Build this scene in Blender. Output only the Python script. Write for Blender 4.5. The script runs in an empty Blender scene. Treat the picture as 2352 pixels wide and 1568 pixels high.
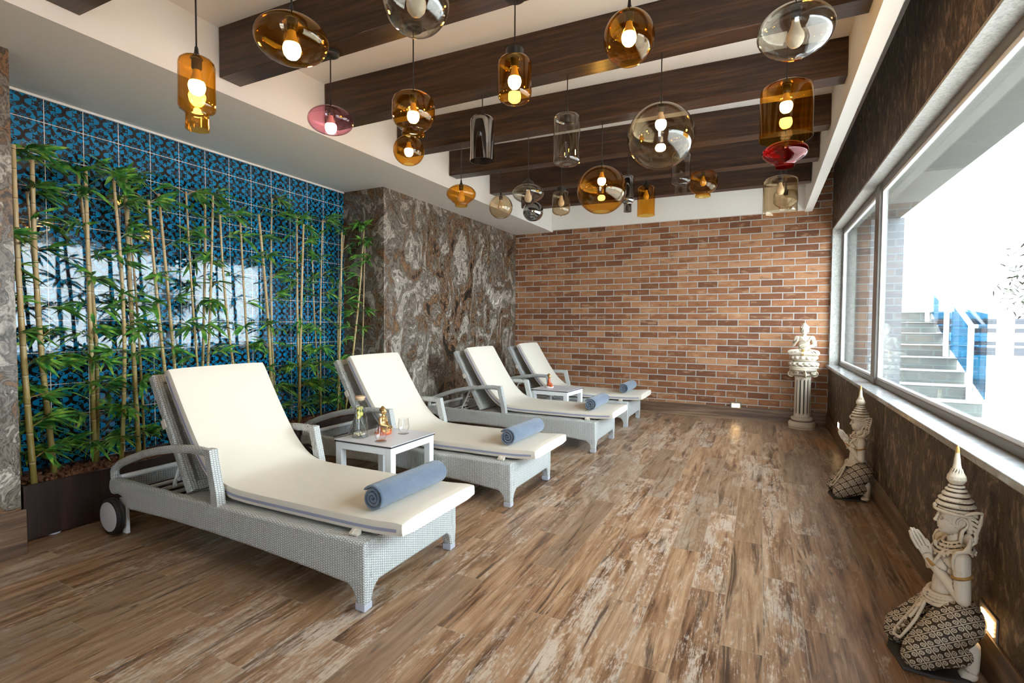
import bpy, bmesh, math, random
from math import pi, sin, cos, sqrt, atan2, radians
from mathutils import Vector, Matrix, Euler
random.seed(7)
SC = bpy.context.scene
COL = SC.collection

# ------------------------------------------------------------------ node helpers
class S:
    """a socket with arithmetic"""
    def __init__(s, nt, k): s.nt = nt; s.k = k
    def m(s, op, *a):
        n = s.nt.nodes.new('ShaderNodeMath'); n.operation = op
        for i, v in enumerate((s,) + a):
            if isinstance(v, S): s.nt.links.new(v.k, n.inputs[i])
            else: n.inputs[i].default_value = v
        return S(s.nt, n.outputs[0])
    def __add__(s, o): return s.m('ADD', o)
    __radd__ = __add__
    def __sub__(s, o): return s.m('SUBTRACT', o)
    def __rsub__(s, o): return (s * -1.0) + o
    def __mul__(s, o): return s.m('MULTIPLY', o)
    __rmul__ = __mul__
    def __truediv__(s, o): return s.m('DIVIDE', o)
    def gt(s, o): return s.m('GREATER_THAN', o)
    def lt(s, o): return s.m('LESS_THAN', o)
    def max(s, o): return s.m('MAXIMUM', o)
    def min(s, o): return s.m('MINIMUM', o)
    def frac(s): return s.m('FRACT')
    def floor(s): return s.m('FLOOR')
    def abs(s): return s.m('ABSOLUTE')
    def pow(s, o): return s.m('POWER', o)
    def sin(s): return s.m('SINE')
    def cos(s): return s.m('COSINE')
    def sqrt(s): return s.m('SQRT')
    def clamp(s): return s.max(0.0).min(1.0)

class Mat:
    def __init__(s, name):
        s.mat = bpy.data.materials.new(name); s.mat.use_nodes = True
        s.nt = s.mat.node_tree; s.nt.nodes.clear()
        s.out = s.n('ShaderNodeOutputMaterial')
    def n(s, t, **kw):
        n = s.nt.nodes.new(t)
        for k, v in kw.items(): setattr(n, k, v)
        return n
    def put(s, inp, v):
        if isinstance(v, S): s.nt.links.new(v.k, inp)
        elif isinstance(v, (tuple, list)) and len(v) == 3 and inp.type == 'RGBA': inp.default_value = (*v, 1)
        else: inp.default_value = v
    def coords(s, kind='Object'):
        n = s.n('ShaderNodeTexCoord'); x = s.n('ShaderNodeSeparateXYZ')
        s.nt.links.new(n.outputs[kind], x.inputs[0])
        return [S(s.nt, o) for o in x.outputs]
    def normal(s):
        n = s.n('ShaderNodeTexCoord'); x = s.n('ShaderNodeSeparateXYZ')
        s.nt.links.new(n.outputs['Normal'], x.inputs[0])
        return [S(s.nt, o) for o in x.outputs]
    def vec(s, x, y, z=0.0):
        n = s.n('ShaderNodeCombineXYZ')
        for i, v in enumerate((x, y, z)): s.put(n.inputs[i], v)
        return S(s.nt, n.outputs[0])
    def noise(s, v, scale, detail=4.0, rough=.55, dist=0.0, color=False):
        n = s.n('ShaderNodeTexNoise'); s.put(n.inputs['Vector'], v)
        n.inputs['Scale'].default_value = scale; n.inputs['Detail'].default_value = detail
        n.inputs['Roughness'].default_value = rough; n.inputs['Distortion'].default_value = dist
        return S(s.nt, n.outputs['Color' if color else 'Fac'])
    def voro(s, v, scale, out='Distance', feature='F1'):
        n = s.n('ShaderNodeTexVoronoi', feature=feature); s.put(n.inputs['Vector'], v)
        n.inputs['Scale'].default_value = scale
        return S(s.nt, n.outputs[out])
    def rand(s, v):
        n = s.n('ShaderNodeTexWhiteNoise', noise_dimensions='3D'); s.put(n.inputs['Vector'], v)
        return S(s.nt, n.outputs['Value'])
    def ramp(s, f, stops, interp='LINEAR'):
        n = s.n('ShaderNodeValToRGB'); s.put(n.inputs[0], f); e = n.color_ramp.elements
        n.color_ramp.interpolation = interp
        while len(e) < len(stops): e.new(.5)
        for i, (p, c) in enumerate(stops): e[i].position = p; e[i].color = (*c, 1)
        return S(s.nt, n.outputs[0])
    def mix(s, f, a, b, mode='MIX'):
        n = s.n('ShaderNodeMix', data_type='RGBA', blend_type=mode)
        s.put(n.inputs[0], f); s.put(n.inputs[6], a); s.put(n.inputs[7], b)
        return S(s.nt, n.outputs[2])
    def bump(s, h, strength=.3, dist=.01):
        n = s.n('ShaderNodeBump'); s.put(n.inputs['Height'], h)
        n.inputs['Strength'].default_value = strength; n.inputs['Distance'].default_value = dist
        return S(s.nt, n.outputs[0])
    def surf(s, k): s.nt.links.new(k.k if isinstance(k, S) else k, s.out.inputs[0])
    def pbr(s, color, rough=.5, metal=0.0, spec=.5, bump=None, emit=None, estr=0.0, coat=0.0, sheen=0.0, trans=0.0):
        n = s.n('ShaderNodeBsdfPrincipled'); i = n.inputs
        s.put(i['Base Color'], color); s.put(i['Roughness'], rough); s.put(i['Metallic'], metal)
        i['Specular IOR Level'].default_value = spec; i['Coat Weight'].default_value = coat
        i['Sheen Weight'].default_value = sheen; i['Transmission Weight'].default_value = trans
        if bump: s.put(i['Normal'], bump)
        if emit: s.put(i['Emission Color'], emit); i['Emission Strength'].default_value = estr
        s.surf(n.outputs[0]); return s.mat

def plain(name, c, rough=.5, **kw):
    return Mat(name).pbr(c, rough, **kw)

def glassy(name, tint, refl=1.0, edge=1.6, rough=.0, base=0.0):
    m = Mat(name)
    lw = m.n('ShaderNodeLayerWeight'); lw.inputs[0].default_value = .5
    f = S(m.nt, lw.outputs['Facing'])
    tr = m.n('ShaderNodeBsdfTransparent')
    dark = tuple(c ** (1 + edge) for c in tint)
    m.put(tr.inputs[0], m.mix(f.pow(4.0), tint, dark))
    gl = m.n('ShaderNodeBsdfGlossy'); gl.inputs['Roughness'].default_value = rough
    fac = ((f.pow(5.0) * .9 + .042) * refl + base).clamp()
    mx = m.n('ShaderNodeMixShader'); m.put(mx.inputs[0], fac)
    m.nt.links.new(tr.outputs[0], mx.inputs[1]); m.nt.links.new(gl.outputs[0], mx.inputs[2])
    m.surf(mx.outputs[0]); return m.mat

def emitter(name, c, st):
    m = Mat(name); e = m.n('ShaderNodeEmission'); e.inputs[0].default_value = (*c, 1); e.inputs[1].default_value = st
    m.surf(e.outputs[0]); return m.mat

# ------------------------------------------------------------------ materials
def mat_floor():
    m = Mat('weathered_plank_floor'); x, y, z = m.coords()
    W, L = .149, 1.06
    r = ((x - .03) / W); row = r.floor(); fx = r.frac()
    c = y / L + (row * .377).frac() + .43; col = c.floor(); fy = c.frac()
    rnd = m.rand(m.vec(row, col, 3.0)); rn2 = m.rand(m.vec(row, col, 9.0))
    v = m.vec(x * 7.0 + rn2 * 40.0, y * .8 + rnd * 30.0, rnd * 17.0)
    g1 = m.noise(v, 1.6, 6, .62, 1.1)
    g2 = m.noise(m.vec(x * 55.0 + rnd * 9.0, y * 2.2 + rn2 * 30.0, 0.0), 1.0, 5, .6, .8)
    pat = m.noise(m.vec(x * 6.5 + rnd * 21.0, y * 1.9 + rn2 * 11.0, 1.0), 1.5, 5, .62, 1.2)
    fine = m.noise(m.vec(x * 170.0, y * 15.0, 0.0), 1.0, 4, .72)
    spk = m.noise(m.vec(x * 60.0 + rnd, y * 26.0, 2.0), 1.0, 3, .7)
    base = m.ramp(g1 * .7 + g2 * .3 + (rnd - .5) * .10, [(.27, (.026, .012, .006)), (.37, (.12, .056, .026)), (.46, (.265, .142, .072)), (.58, (.41, .25, .142)), (.74, (.52, .355, .23))])
    base = m.mix(((g1 - .5) * 3.0).clamp() * (rn2 * .6), base, (.36, .32, .28))
    worn = ((pat * .46 + fine * .36 + spk * .24 + (rn2 - .5) * .09) - .548).max(0.0) * 14.0
    base = m.mix(worn.clamp() * .60, base, (.60, .52, .44))
    ln = (m.noise(m.vec(x * 95.0 + rnd * 3.0, y * 1.6 + rn2 * 7.0, 5.0), 1.0, 4, .65) - .54).max(0.0) * 6.0
    base = m.mix(ln.clamp() * .6, base, (.07, .042, .026))
    base = m.mix(((rnd - .62) * 1.5).clamp(), base, (.12, .075, .045))
    dk = (m.noise(m.vec(x * 16.0 + rnd * 5.0, y * 1.4 + rn2 * 19.0, 4.0), 1.3, 4, .6, 1.0) - .565).max(0.0) * 8.0
    base = m.mix(dk.clamp() * .8, base, (.035, .020, .013))
    kn = m.voro(m.vec(x * 3.3, y * 1.7, 0.0), 1.15)
    base = m.mix((.055 - kn).max(0.0).min(.03) * 28.0, base, (.03, .018, .01))
    gap = (fx.lt(.012) + fx.gt(.988)).max(fy.lt(.0017) + fy.gt(.9983)).clamp()
    base = m.mix(gap * .55, base, (.33, .25, .18))
    b = m.bump(g2 * .5 + fine * .5 - gap, .16, .004)
    return m.pbr(base, (fine * .22 + .22), spec=.5, bump=b)

def mat_brick():
    m = Mat('red_brick_wall'); x, y, z = m.coords()
    W, Hh = .2505, .0839
    rz = (z - 2.4560) / Hh + 100.0; row = rz.floor(); fz = rz.frac()
    wob = (m.noise(m.vec(x * 1.0, z, 0.0), 9.0, 3) - .5)
    cx = (x + 3.156 + 0.0) / W + row.m('MODULO', 2.0) * .5 + 50.0 + wob * .02; col = cx.floor(); fx = cx.frac()
    rnd = m.rand(m.vec(row, col, 1.0)); rn2 = m.rand(m.vec(row, col, 5.0))
    n = m.noise(m.vec(x, z, rnd * 9.0), 26.0, 5, .65)
    n2 = m.noise(m.vec(x * .8 + rnd * 8.0, z * 2.0, rn2 * 9.0), 9.0, 3, .6)
    base = m.ramp(rnd, [(0.0, (.15, .058, .028)), (.3, (.22, .085, .036)), (.6, (.30, .125, .055)), (.85, (.36, .165, .075)), (1.0, (.42, .215, .115))])
    base = m.mix((n2 - .55).max(0.0) * 3.2, base, (.50, .30, .17))
    base = m.mix((.45 - n2).max(0.0) * 3.2, base, (.11, .045, .024))
    base = m.mix((n - .66).max(0.0) * 6.0, base, (.72, .62, .5))
    ew = wob * .05
    mort = (fx.lt(.040) + fx.gt(.999)).max((fz + ew).lt(.135)).clamp()
    ed = ((fx - .52).abs() - .40).max(0.0) * 5.0 + ((fz - .5675).abs() - .30).max(0.0) * 4.0
    base = m.mix((ed * (n + .1)).clamp() * .6, base, (.10, .05, .03))
    base = m.mix(mort, base, (.42, .40, .37))
    b = m.bump((mort * -1.0 + 1.0) + n * .35, .75, .006)
    return m.pbr(base, .72, spec=.25, bump=b)

def mat_tile():
    m = Mat('blue_arabesque_tiles'); x, y, z = m.coords()
    T = .2022
    wv = m.noise(m.vec(0.0, y, z), 22.0, 2); 
    u = (y - 1.587) / T + 40.0; v = (z - 2.438) / T + 40.0
    wu = (m.noise(m.vec(u.frac(), v.frac(), 0.0), 5.0, 2) - .5) * .05
    a = (u.frac() - .5).abs(); b = (v.frac() - .5).abs()
    def flower(dx, dy):
        r = (dx * dx + dy * dy).sqrt(); th = dy.m('ARCTAN2', dx)
        t = ((th * (9.0 / 6.2832) + .25).frac() - .5) * (6.2832 / 9.0) * r
        pet = (((r - .172) / .062).pow(2.0) + (t / .054).pow(2.0)).lt(1.0)
        tip = (((r - .249) / .016).pow(2.0) + (t / .020).pow(2.0)).lt(1.0)
        core = r.lt(.100) * (1.0 - (r - .064).abs().lt(.010))
        return pet.max(tip).max(core), r
    f1, r1 = flower(a * -1.0 + .5, b)
    f2, r2 = flower(b * -1.0 + .5, a)
    p_ = (a + b) * .7071; q_ = ((a - b) * .7071 + wu * .9 + (p_ * 15.0).sin() * .035).abs()
    leaf = q_.lt((p_ * 4.6 + .35).sin().max(0.0) * .062 + .004) * (((p_ - .27).pow(2.0) + q_.pow(2.0)).sqrt() - .040).abs().gt(.012)
    rc = (a * a + b * b).sqrt()
    dc = ((.5 - a) * (.5 - a) + (.5 - b) * (.5 - b)).sqrt()
    ring = ((dc + wu - .185).abs().lt(.018)).max((dc + wu * .6 - .07).abs().lt(.030)).max((rc - .04).abs().lt(.014))
    vine = (rc + wu * 1.5 - .235).abs().lt(.017) * q_.gt(.1)
    clear = (r1.gt(.262) * r2.gt(.262))
    black = (f1.max(f2).max(leaf * clear).max(ring).max(vine * clear)).clamp()
    col = m.mix(black, (.003, .205, .42), (.010, .008, .010))
    g = a.gt(.488).max(b.gt(.488))
    col = m.mix(g, col, (.62, .60, .55))
    nb = m.noise(m.vec(0.0, y, z), 14.0, 2)
    bm = m.bump((1.0 - g) * .6 + black * .22 + nb * .5, .35, .004)
    return m.pbr(col, .07, spec=.6, bump=bm, coat=.3)

def mat_camo():
    m = Mat('marbled_wallpaper'); x, y, z = m.coords()
    yy = x + y; zz = z + (yy / .53).floor() * .26
    py = (yy / .53).frac() * .53; pz = (zz / .53).frac() * .53
    p = m.vec(yy * 1.08, z * .72, 0.0)
    w = m.noise(p, 2.2, 3, .5, 0.0, True)
    n = m.n('ShaderNodeMix', data_type='VECTOR'); n.inputs[0].default_value = .30
    m.put(n.inputs[4], p); m.put(n.inputs[5], w); q = S(m.nt, n.outputs[1])
    a = m.noise(q, 3.0, 3, .5, 2.6)
    b = m.noise(q, 7.5, 7, .62, 3.6)
    k = a * .62 + b * .38
    k = (k - .5) * 1.85 + .505
    col = m.ramp(k, [(.18, (.008, .006, .004)), (.33, (.035, .021, .013)), (.40, (.22, .115, .052)), (.45, (.040, .028, .020)), (.52, (.20, .165, .13)), (.57, (.055, .044, .036)), (.64, (.42, .36, .30)), (.70, (.17, .14, .115)), (.80, (.60, .545, .47))])
    sp = m.noise(q, 30.0, 5, .7, .6)
    col = m.mix((sp - .60).max(0.0) * 5.0, col, (.56, .49, .40))
    col = m.mix((.42 - sp).max(0.0) * 9.0, col, (.015, .011, .008))
    return m.pbr(col, .42, spec=.35, bump=m.bump(k, .15, .004))

def mat_bark():
    m = Mat('dark_bark_plaster'); x, y, z = m.coords()
    p = m.vec(x + y * 1.0, z * .50, 0.0)
    a = m.noise(p, 6.5, 8, .66, 3.0); b = m.noise(p, 16.0, 5, .66, 2.4)
    col = m.ramp((a * .66 + b * .34 - .5) * 1.35 + .5, [(.28, (.008, .006, .004)), (.40, (.030, .018, .012)), (.47, (.10, .064, .040)), (.51, (.045, .029, .019)), (.57, (.17, .115, .075)), (.66, (.32, .225, .15)), (.78, (.19, .135, .095))])
    return m.pbr(col, .55, spec=.3, bump=m.bump(b, .5, .012))

def mat_stone(name, c1, c2, rough=.35, sc=18.0):
    m = Mat(name); x, y, z = m.coords()
    a = m.noise(m.vec(x, y, z), sc, 6, .62, 1.2)
    return m.pbr(m.ramp(a, [(.35, c1), (.62, c2)]), rough, spec=.5, bump=m.bump(a, .12, .004))

def mat_wood(name, ax, c1, c2, c3, rough=.35, along=.35, across=34.0):
    m = Mat(name); p = list(m.coords())
    q = [v * across for v in p]; q[ax] = p[ax] * along * 4.0
    a = m.noise(m.vec(*q), 1.0, 5, .6, .35)
    q2 = [v * across * 4.0 for v in p]; q2[ax] = p[ax] * 3.0
    b = m.noise(m.vec(*q2), 1.0, 3, .6)
    return m.pbr(m.ramp(a * .75 + b * .25, [(.34, c1), (.5, c2), (.66, c3)]), rough, spec=.45, bump=m.bump(b, .05, .002))

def mat_wicker():
    m = Mat('pale_wicker'); x, y, z = m.coords(); nx, ny, nz = m.normal()
    ax, ay, az = nx.abs(), ny.abs(), nz.abs()
    selx = ax.gt(ay.max(az)); selz = az.gt(ax.max(ay))
    u = x * (1.0 - selx) + y * selx
    v = z * (1.0 - selz) + y * selz
    def cell(P, Q, pw, qh):
        c = P / pw + 60.0; k = c.floor(); fp = c.frac()
        r = Q / qh + k.m('MODULO', 2.0) * .5 + 60.0; fq = r.frac()
        hgt = (fp * pi).sin().pow(.6) * ((fq * pi).sin().pow(.35))
        gap = (fp.lt(.16) + fp.gt(.90)).clamp() * (fq.lt(.62)) 
        gap = gap.max(fq.lt(.16) * fp.gt(.12))
        return hgt, gap
    hg, gap = cell(u, v, .0140, .0108)
    nz2 = m.noise(m.vec(x, y, z), 60.0, 2)
    col = m.mix(gap.clamp(), m.mix(nz2, (.50, .515, .50), (.64, .65, .635)), (.20, .22, .205))
    return m.pbr(col, .45, spec=.4, bump=m.bump(hg - gap * .8, .8, .003))

def mat_vinyl():
    m = Mat('cream_vinyl'); x, y, z = m.coords()
    a = m.noise(m.vec(x * 5.0, y * 1.2, z * 5.0), 3.0, 3, .5, .5)
    c = m.noise(m.vec(x, y, z), 160.0, 2)
    return m.pbr((.70, .645, .555), .40, spec=.4, bump=m.bump(a * .8 + c * .06, .22, .012))

def mat_towel():
    m = Mat('blue_grey_terry'); x, y, z = m.coords()
    a = m.noise(m.vec(x, y, z), 260.0, 3, .7); b = m.noise(m.vec(x, y * .6, z), 22.0, 4, .6)
    col = m.mix(b, (.080, .112, .165), (.160, .205, .275))
    return m.pbr(col, .95, spec=.1, bump=m.bump(a + b * .8, .8, .004), sheen=.4)

def mat_culm():
    m = Mat('bamboo_culm'); x, y, z = m.coords()
    n = m.noise(m.vec(x * 30.0, y * 30.0, z * 3.0), 1.0, 4, .6)
    g = (z * .62 + n * .45)
    col = m.ramp(g, [(.16, (.20, .17, .035)), (.55, (.36, .27, .085)), (.95, (.50, .35, .16)), (1.35 / 1.4, (.55, .40, .21))])
    k = (z / .163 + n * .1).frac()
    col = m.mix(k.lt(.06) * .55, col, (.62, .52, .36))
    col = m.mix((k - .08).abs().lt(.014) * .8, col, (.14, .085, .03))
    return m.pbr(col, .38, spec=.4)

def mat_leaf():
    m = Mat('bamboo_leaf'); x, y, z = m.coords()
    n = m.noise(m.vec(x, y, z), 21.0, 2, .5)
    col = m.ramp(n, [(.30, (.014, .095, .022)), (.42, (.035, .19, .038)), (.54, (.11, .32, .045)), (.66, (.31, .50, .08))])
    return m.pbr(col, .38, spec=.5)

def mat_gravel():
    m = Mat('lava_gravel'); x, y, z = m.coords()
    n = m.voro(m.vec(x, y, z), 34.0, 'Color')
    a = m.noise(m.vec(x, y, z), 90.0, 3)
    col = m.mix(a, m.mix(n, (.10, .042, .026), (.27, .125, .08)), (.20, .09, .055))
    return m.pbr(col, .85, spec=.2)

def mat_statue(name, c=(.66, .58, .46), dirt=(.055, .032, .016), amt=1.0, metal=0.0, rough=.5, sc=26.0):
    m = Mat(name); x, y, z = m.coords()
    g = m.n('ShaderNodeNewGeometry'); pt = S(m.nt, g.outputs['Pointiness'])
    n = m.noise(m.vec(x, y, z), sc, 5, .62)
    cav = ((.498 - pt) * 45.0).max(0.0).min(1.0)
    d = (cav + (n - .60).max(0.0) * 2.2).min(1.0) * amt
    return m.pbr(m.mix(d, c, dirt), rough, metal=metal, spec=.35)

def mat_skirt():
    m = Mat('carved_skirt'); x, y, z = m.coords()
    # slanted lattice of bands with a ring of petals in every diamond
    s = .043
    u = (x * .80 + z * .60 + y * .25) / s + 30.0; v = (x * -.45 + z * .80 + y * .55) / s + 30.0
    a = (u.frac() - .5).abs(); b = (v.frac() - .5).abs()
    band = a.gt(.455).max(b.gt(.462))
    r = (a * a + b * b).sqrt(); th = b.m('ARCTAN2', a)
    px = (a - .24); py = (b - .24)
    ring = ((px * px + py * py).sqrt() - .135).abs().lt(.042)
    dot = (px * px + py * py).sqrt().lt(.05)
    petal = ((a - b).abs().lt(.03)) * r.lt(.5)
    hi = band.max(ring).max(dot).clamp()
    n = m.noise(m.vec(x, y, z), 40.0, 4)
    col = m.mix(hi, (.045, .026, .013), m.mix(n, (.50, .40, .27), (.70, .60, .46)))
    return m.pbr(col, .5, spec=.35, bump=m.bump(hi, .8, .006))

def mat_concrete(name, c1, c2):
    m = Mat(name); x, y, z = m.coords()
    n = m.noise(m.vec(x, y, z), 7.0, 5, .6)
    return m.pbr(m.mix(n, c1, c2), .7, spec=.3)

MT = {}
def build_mats():
    g = MT
    g['floor'] = mat_floor(); g['brick'] = mat_brick(); g['tile'] = mat_tile(); g['camo'] = mat_camo(); g['bark'] = mat_bark()
    g['white'] = plain('white_plaster', (.80, .765, .715), .65, spec=.25)
    g['reveal'] = mat_stone('pale_rough_stone', (.33, .32, .29), (.55, .54, .50), .55, 55.0)
    g['sill'] = mat_stone('grey_marble', (.25, .25, .25), (.36, .36, .36), .2, 10.0)
    g['beam'] = mat_wood('dark_wenge_beam', 0, (.014, .006, .004), (.040, .018, .010), (.095, .042, .020), .30)
    g['plank'] = mat_wood('weathered_plank', 1, (.03, .016, .009), (.11, .060, .033), (.24, .155, .095), .4, .3, 22.0)
    g['plankx'] = mat_wood('weathered_plank_back', 0, (.04, .022, .013), (.15, .085, .05), (.32, .21, .13), .4, .3, 22.0)
    g['planter'] = mat_wood('wenge_planter', 2, (.010, .005, .004), (.022, .010, .008), (.050, .022, .014), .38)
    g['wicker'] = mat_wicker(); g['vinyl'] = mat_vinyl(); g['towel'] = mat_towel()
    g['piping'] = plain('grey_zip', (.30, .31, .42), .6); g['metal'] = plain('white_powder_coat', (.80, .82, .83), .35)
    g['rubber'] = plain('black_rubber', (.012, .012, .013), .6); g['hub'] = plain('grey_hub', (.52, .49, .50), .5)
    g['foot'] = plain('grey_foot_cap', (.45, .46, .52), .4)
    g['ttop'] = plain('pale_table_top', (.62, .62, .66), .32); g['tedge'] = plain('dark_table_edge', (.03, .025, .025), .5)
    g['black'] = plain('black_fitting', (.012, .010, .009), .4); g['cord'] = plain('black_cord', (.008, .007, .007), .6)
    g['bulb'] = emitter('lit_bulb', (1.0, .80, .50), 46.0); g['bulboff'] = plain('frosted_bulb', (.78, .68, .55), .3)
    g['bulbamb'] = plain('bulb_neck', (.70, .60, .48), .4)
    g['amber'] = glassy('amber_glass', (.968, .775, .385), 1.0, .9)
    g['smoke'] = glassy('smoked_glass', (.90, .88, .84), 1.6, 1.5)
    g['clear'] = glassy('clear_glass', (.965, .955, .93), 1.3, 1.8)
    g['tea'] = glassy('tea_glass', (.93, .87, .77), 1.2, 1.8)
    g['mirror'] = glassy('mirrored_smoke_glass', (.55, .55, .56), 2.2, 1.0, .02, .22)
    g['pink'] = glassy('pink_glass', (.998, .79, .86), 1.0, .4)
    g['red'] = glassy('red_glass', (.93, .115, .115), 1.1, .5)
    g['pane'] = glassy('window_pane', (.97, .985, .98), .75, .3)
    g['balu'] = glassy('tinted_balustrade_glass', (.075, .29, .40), .6, .3)
    g['tumbler'] = glassy('tumbler_glass', (.988, .99, .99), 1.1, 5.0)
    g['water'] = glassy('water', (.95, .975, .96), .8, .5)
    g['frame'] = plain('bronze_grey_aluminium', (.17, .155, .14), .38, metal=.3)
    g['culm'] = mat_culm(); g['leaf'] = mat_leaf(); g['gravel'] = mat_gravel()
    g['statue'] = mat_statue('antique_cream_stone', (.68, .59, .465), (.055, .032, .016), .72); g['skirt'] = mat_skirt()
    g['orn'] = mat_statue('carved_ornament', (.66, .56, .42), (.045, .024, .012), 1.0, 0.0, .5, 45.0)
    g['goldtrim'] = mat_statue('gilt_trim', (.46, .27, .08), (.08, .04, .015), .8, .4, .4)
    g['flute'] = plain('dark_flute', (.035, .03, .028), .7)
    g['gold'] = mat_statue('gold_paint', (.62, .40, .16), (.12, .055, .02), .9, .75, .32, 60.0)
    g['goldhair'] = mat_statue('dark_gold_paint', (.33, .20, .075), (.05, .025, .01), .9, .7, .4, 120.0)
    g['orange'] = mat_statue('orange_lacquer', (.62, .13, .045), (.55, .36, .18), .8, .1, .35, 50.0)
    g['basewhite'] = plain('white_resin', (.78, .76, .74), .4)
    g['lemon'] = plain('lemon_flesh', (.78, .72, .20), .4); g['rind'] = plain('lemon_rind', (.80, .62, .05), .4)
    g['mint'] = plain('mint_leaf', (.11, .24, .03), .5); g['ginger'] = plain('ginger', (.72, .60, .40), .6)
    g['lid'] = plain('light_wood_lid', (.60, .42, .25), .5)
    g['glow'] = emitter('warm_light_diffuser', (1.0, .62, .26), 9.0)
    g['cfoot'] = plain('blue_white_foot', (.55, .58, .75), .35)
    g['step'] = mat_concrete('shaded_stair_concrete', (.11, .128, .12), (.15, .17, .16))  # riser shade put into the colour; sunlit treads take the lighter slab
    g['ext'] = plain('white_render', (.80, .80, .78), .7); g['extshade'] = plain('shaded_render', (.06, .056, .05), .7); g['soffit'] = plain('beige_soffit', (.075, .072, .058), .7); g['pier'] = plain('pier_render', (.17, .19, .205), .7)  # the outside wall beside the pier has its shade put into a dark render
    g['deck'] = mat_concrete('terrace_slab', (.34, .34, .33), (.42, .41, .40))
    g['rail'] = plain('white_steel', (.80, .82, .84), .35); g['win'] = plain('dark_window', (.02, .024, .03), .3)
    g['olive'] = plain('olive_leaf', (.022, .028, .015), .6, spec=.2); g['trunk'] = plain('tree_bark', (.22, .17, .12), .8)
build_mats()

# ------------------------------------------------------------------ mesh helpers
class MB:
    def __init__(s): s.bm = bmesh.new()
    def box(s, x0, x1, y0, y1, z0, z1, M=None):
        vs = [s.bm.verts.new(p) for p in ((x0, y0, z0), (x1, y0, z0), (x1, y1, z0), (x0, y1, z0), (x0, y0, z1), (x1, y0, z1), (x1, y1, z1), (x0, y1, z1))]
        if M: 
            for v in vs: v.co = M @ v.co
        for f in ((3, 2, 1, 0), (4, 5, 6, 7), (0, 1, 5, 4), (1, 2, 6, 5), (2, 3, 7, 6), (3, 0, 4, 7)): s.bm.faces.new([vs[i] for i in f])
        return s
    def hexa(s, p):
        vs = [s.bm.verts.new(q) for q in p]
        for f in ((3, 2, 1, 0), (4, 5, 6, 7), (0, 1, 5, 4), (1, 2, 6, 5), (2, 3, 7, 6), (3, 0, 4, 7)): s.bm.faces.new([vs[i] for i in f])
        return s
    def rings(s, rings, closed=True, cap=True):
        R = [[s.bm.verts.new(p) for p in r] for r in rings]; n = len(R[0])
        for a, b in zip(R, R[1:]):
            for i in range(n if closed else n - 1):
                j = (i + 1) % n
                s.bm.faces.new((a[i], a[j], b[j], b[i]))
        if cap and closed:
            s.bm.faces.new(R[0][::-1]); s.bm.faces.new(R[-1])
        return s
    def tube(s, pts, r, n=10, cap=True):
        pts = [Vector(p) for p in pts]; rr = r if isinstance(r, (list, tuple)) else [r] * len(pts)
        t0 = (pts[1] - pts[0]).normalized(); up = Vector((0, 0, 1)) if abs(t0.z) < .9 else Vector((1, 0, 0))
        a = t0.cross(up).normalized(); rings = []
        for i, p in enumerate(pts):
            t = (pts[min(i + 1, len(pts) - 1)] - pts[max(i - 1, 0)]).normalized()
            a = (a - t * a.dot(t)).normalized(); b = t.cross(a)
            rings.append([p + (a * cos(2 * pi * k / n) + b * sin(2 * pi * k / n)) * rr[i] for k in range(n)])
        return s.rings(rings, True, cap)
    def lathe(s, prof, n=40, c=(0, 0, 0), cap=True, sx=1.0, sy=1.0):
        rings = [[(c[0] + r * sx * cos(2 * pi * k / n), c[1] + r * sy * sin(2 * pi * k / n), c[2] + z) for k in range(n)] for r, z in prof]
        return s.rings(rings, True, cap)
    def ell(s, c, r, M=None, u=20, v=12):
        rings = []
        for j in range(v + 1):
            t = pi * (j + (.02 if j == 0 else (-.02 if j == v else 0))) / v
            ring = []
            for k in range(u):
                p = Vector((r[0] * sin(t) * cos(2 * pi * k / u), r[1] * sin(t) * sin(2 * pi * k / u), -r[2] * cos(t)))
                if M: p = M @ p
                ring.append(Vector(c) + p)
            rings.append(ring)
        return s.rings(rings)
    def cap(s, p0, p1, r0, r1, n=14):
        p0, p1 = Vector(p0), Vector(p1); d = p1 - p0; L = d.length; t = d / L
        pts, rr = [], []
        for k in range(5): a = pi / 2 * (1 - k / 4); pts.append(p0 - t * r0 * sin(a)); rr.append(max(r0 * cos(a), r0 * .06))
        for k in range(5): a = pi / 2 * k / 4; pts.append(p1 + t * r1 * sin(a)); rr.append(max(r1 * cos(a), r1 * .06))
        return s.tube(pts, rr, n)
    def prism(s, poly, f, d):
        """poly: 2D points; f maps (a,b,t)->xyz; extrude t 0..d"""
        A = [s.bm.verts.new(f(a, b, 0)) for a, b in poly]; B = [s.bm.verts.new(f(a, b, d)) for a, b in poly]
        n = len(poly); s.bm.faces.new(A[::-1]); s.bm.faces.new(B)
        for i in range(n): s.bm.faces.new((A[i], A[(i + 1) % n], B[(i + 1) % n], B[i]))
        return s
    def quad(s, a, b, c, d): s.bm.faces.new([s.bm.verts.new(p) for p in (a, b, c, d)]); return s
    def leaf(s, p, d, L, w, droop=.35, roll=0.0):
        d = Vector(d).normalized(); side = d.cross(Vector((0, 0, 1)))
        if side.length < .05: side = Vector((1, 0, 0))
        side.normalize(); up = side.cross(d); side = (side * cos(roll) + up * sin(roll)); up = side.cross(d)
        prev = None
        for k, (t, ww) in enumerate(((0, .12), (.25, .85), (.5, 1.0), (.78, .62), (1, .03))):
            c = Vector(p) + d * (L * t) + Vector((0, 0, -1)) * (droop * L * t * t)
            row = [s.bm.verts.new(c - side * w * ww * .5 + up * w * ww * .14), s.bm.verts.new(c), s.bm.verts.new(c + side * w * ww * .5 + up * w * ww * .14)]
            if prev:
                s.bm.faces.new((prev[0], prev[1], row[1], row[0])); s.bm.faces.new((prev[1], prev[2], row[2], row[1]))
            prev = row
        return s
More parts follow.
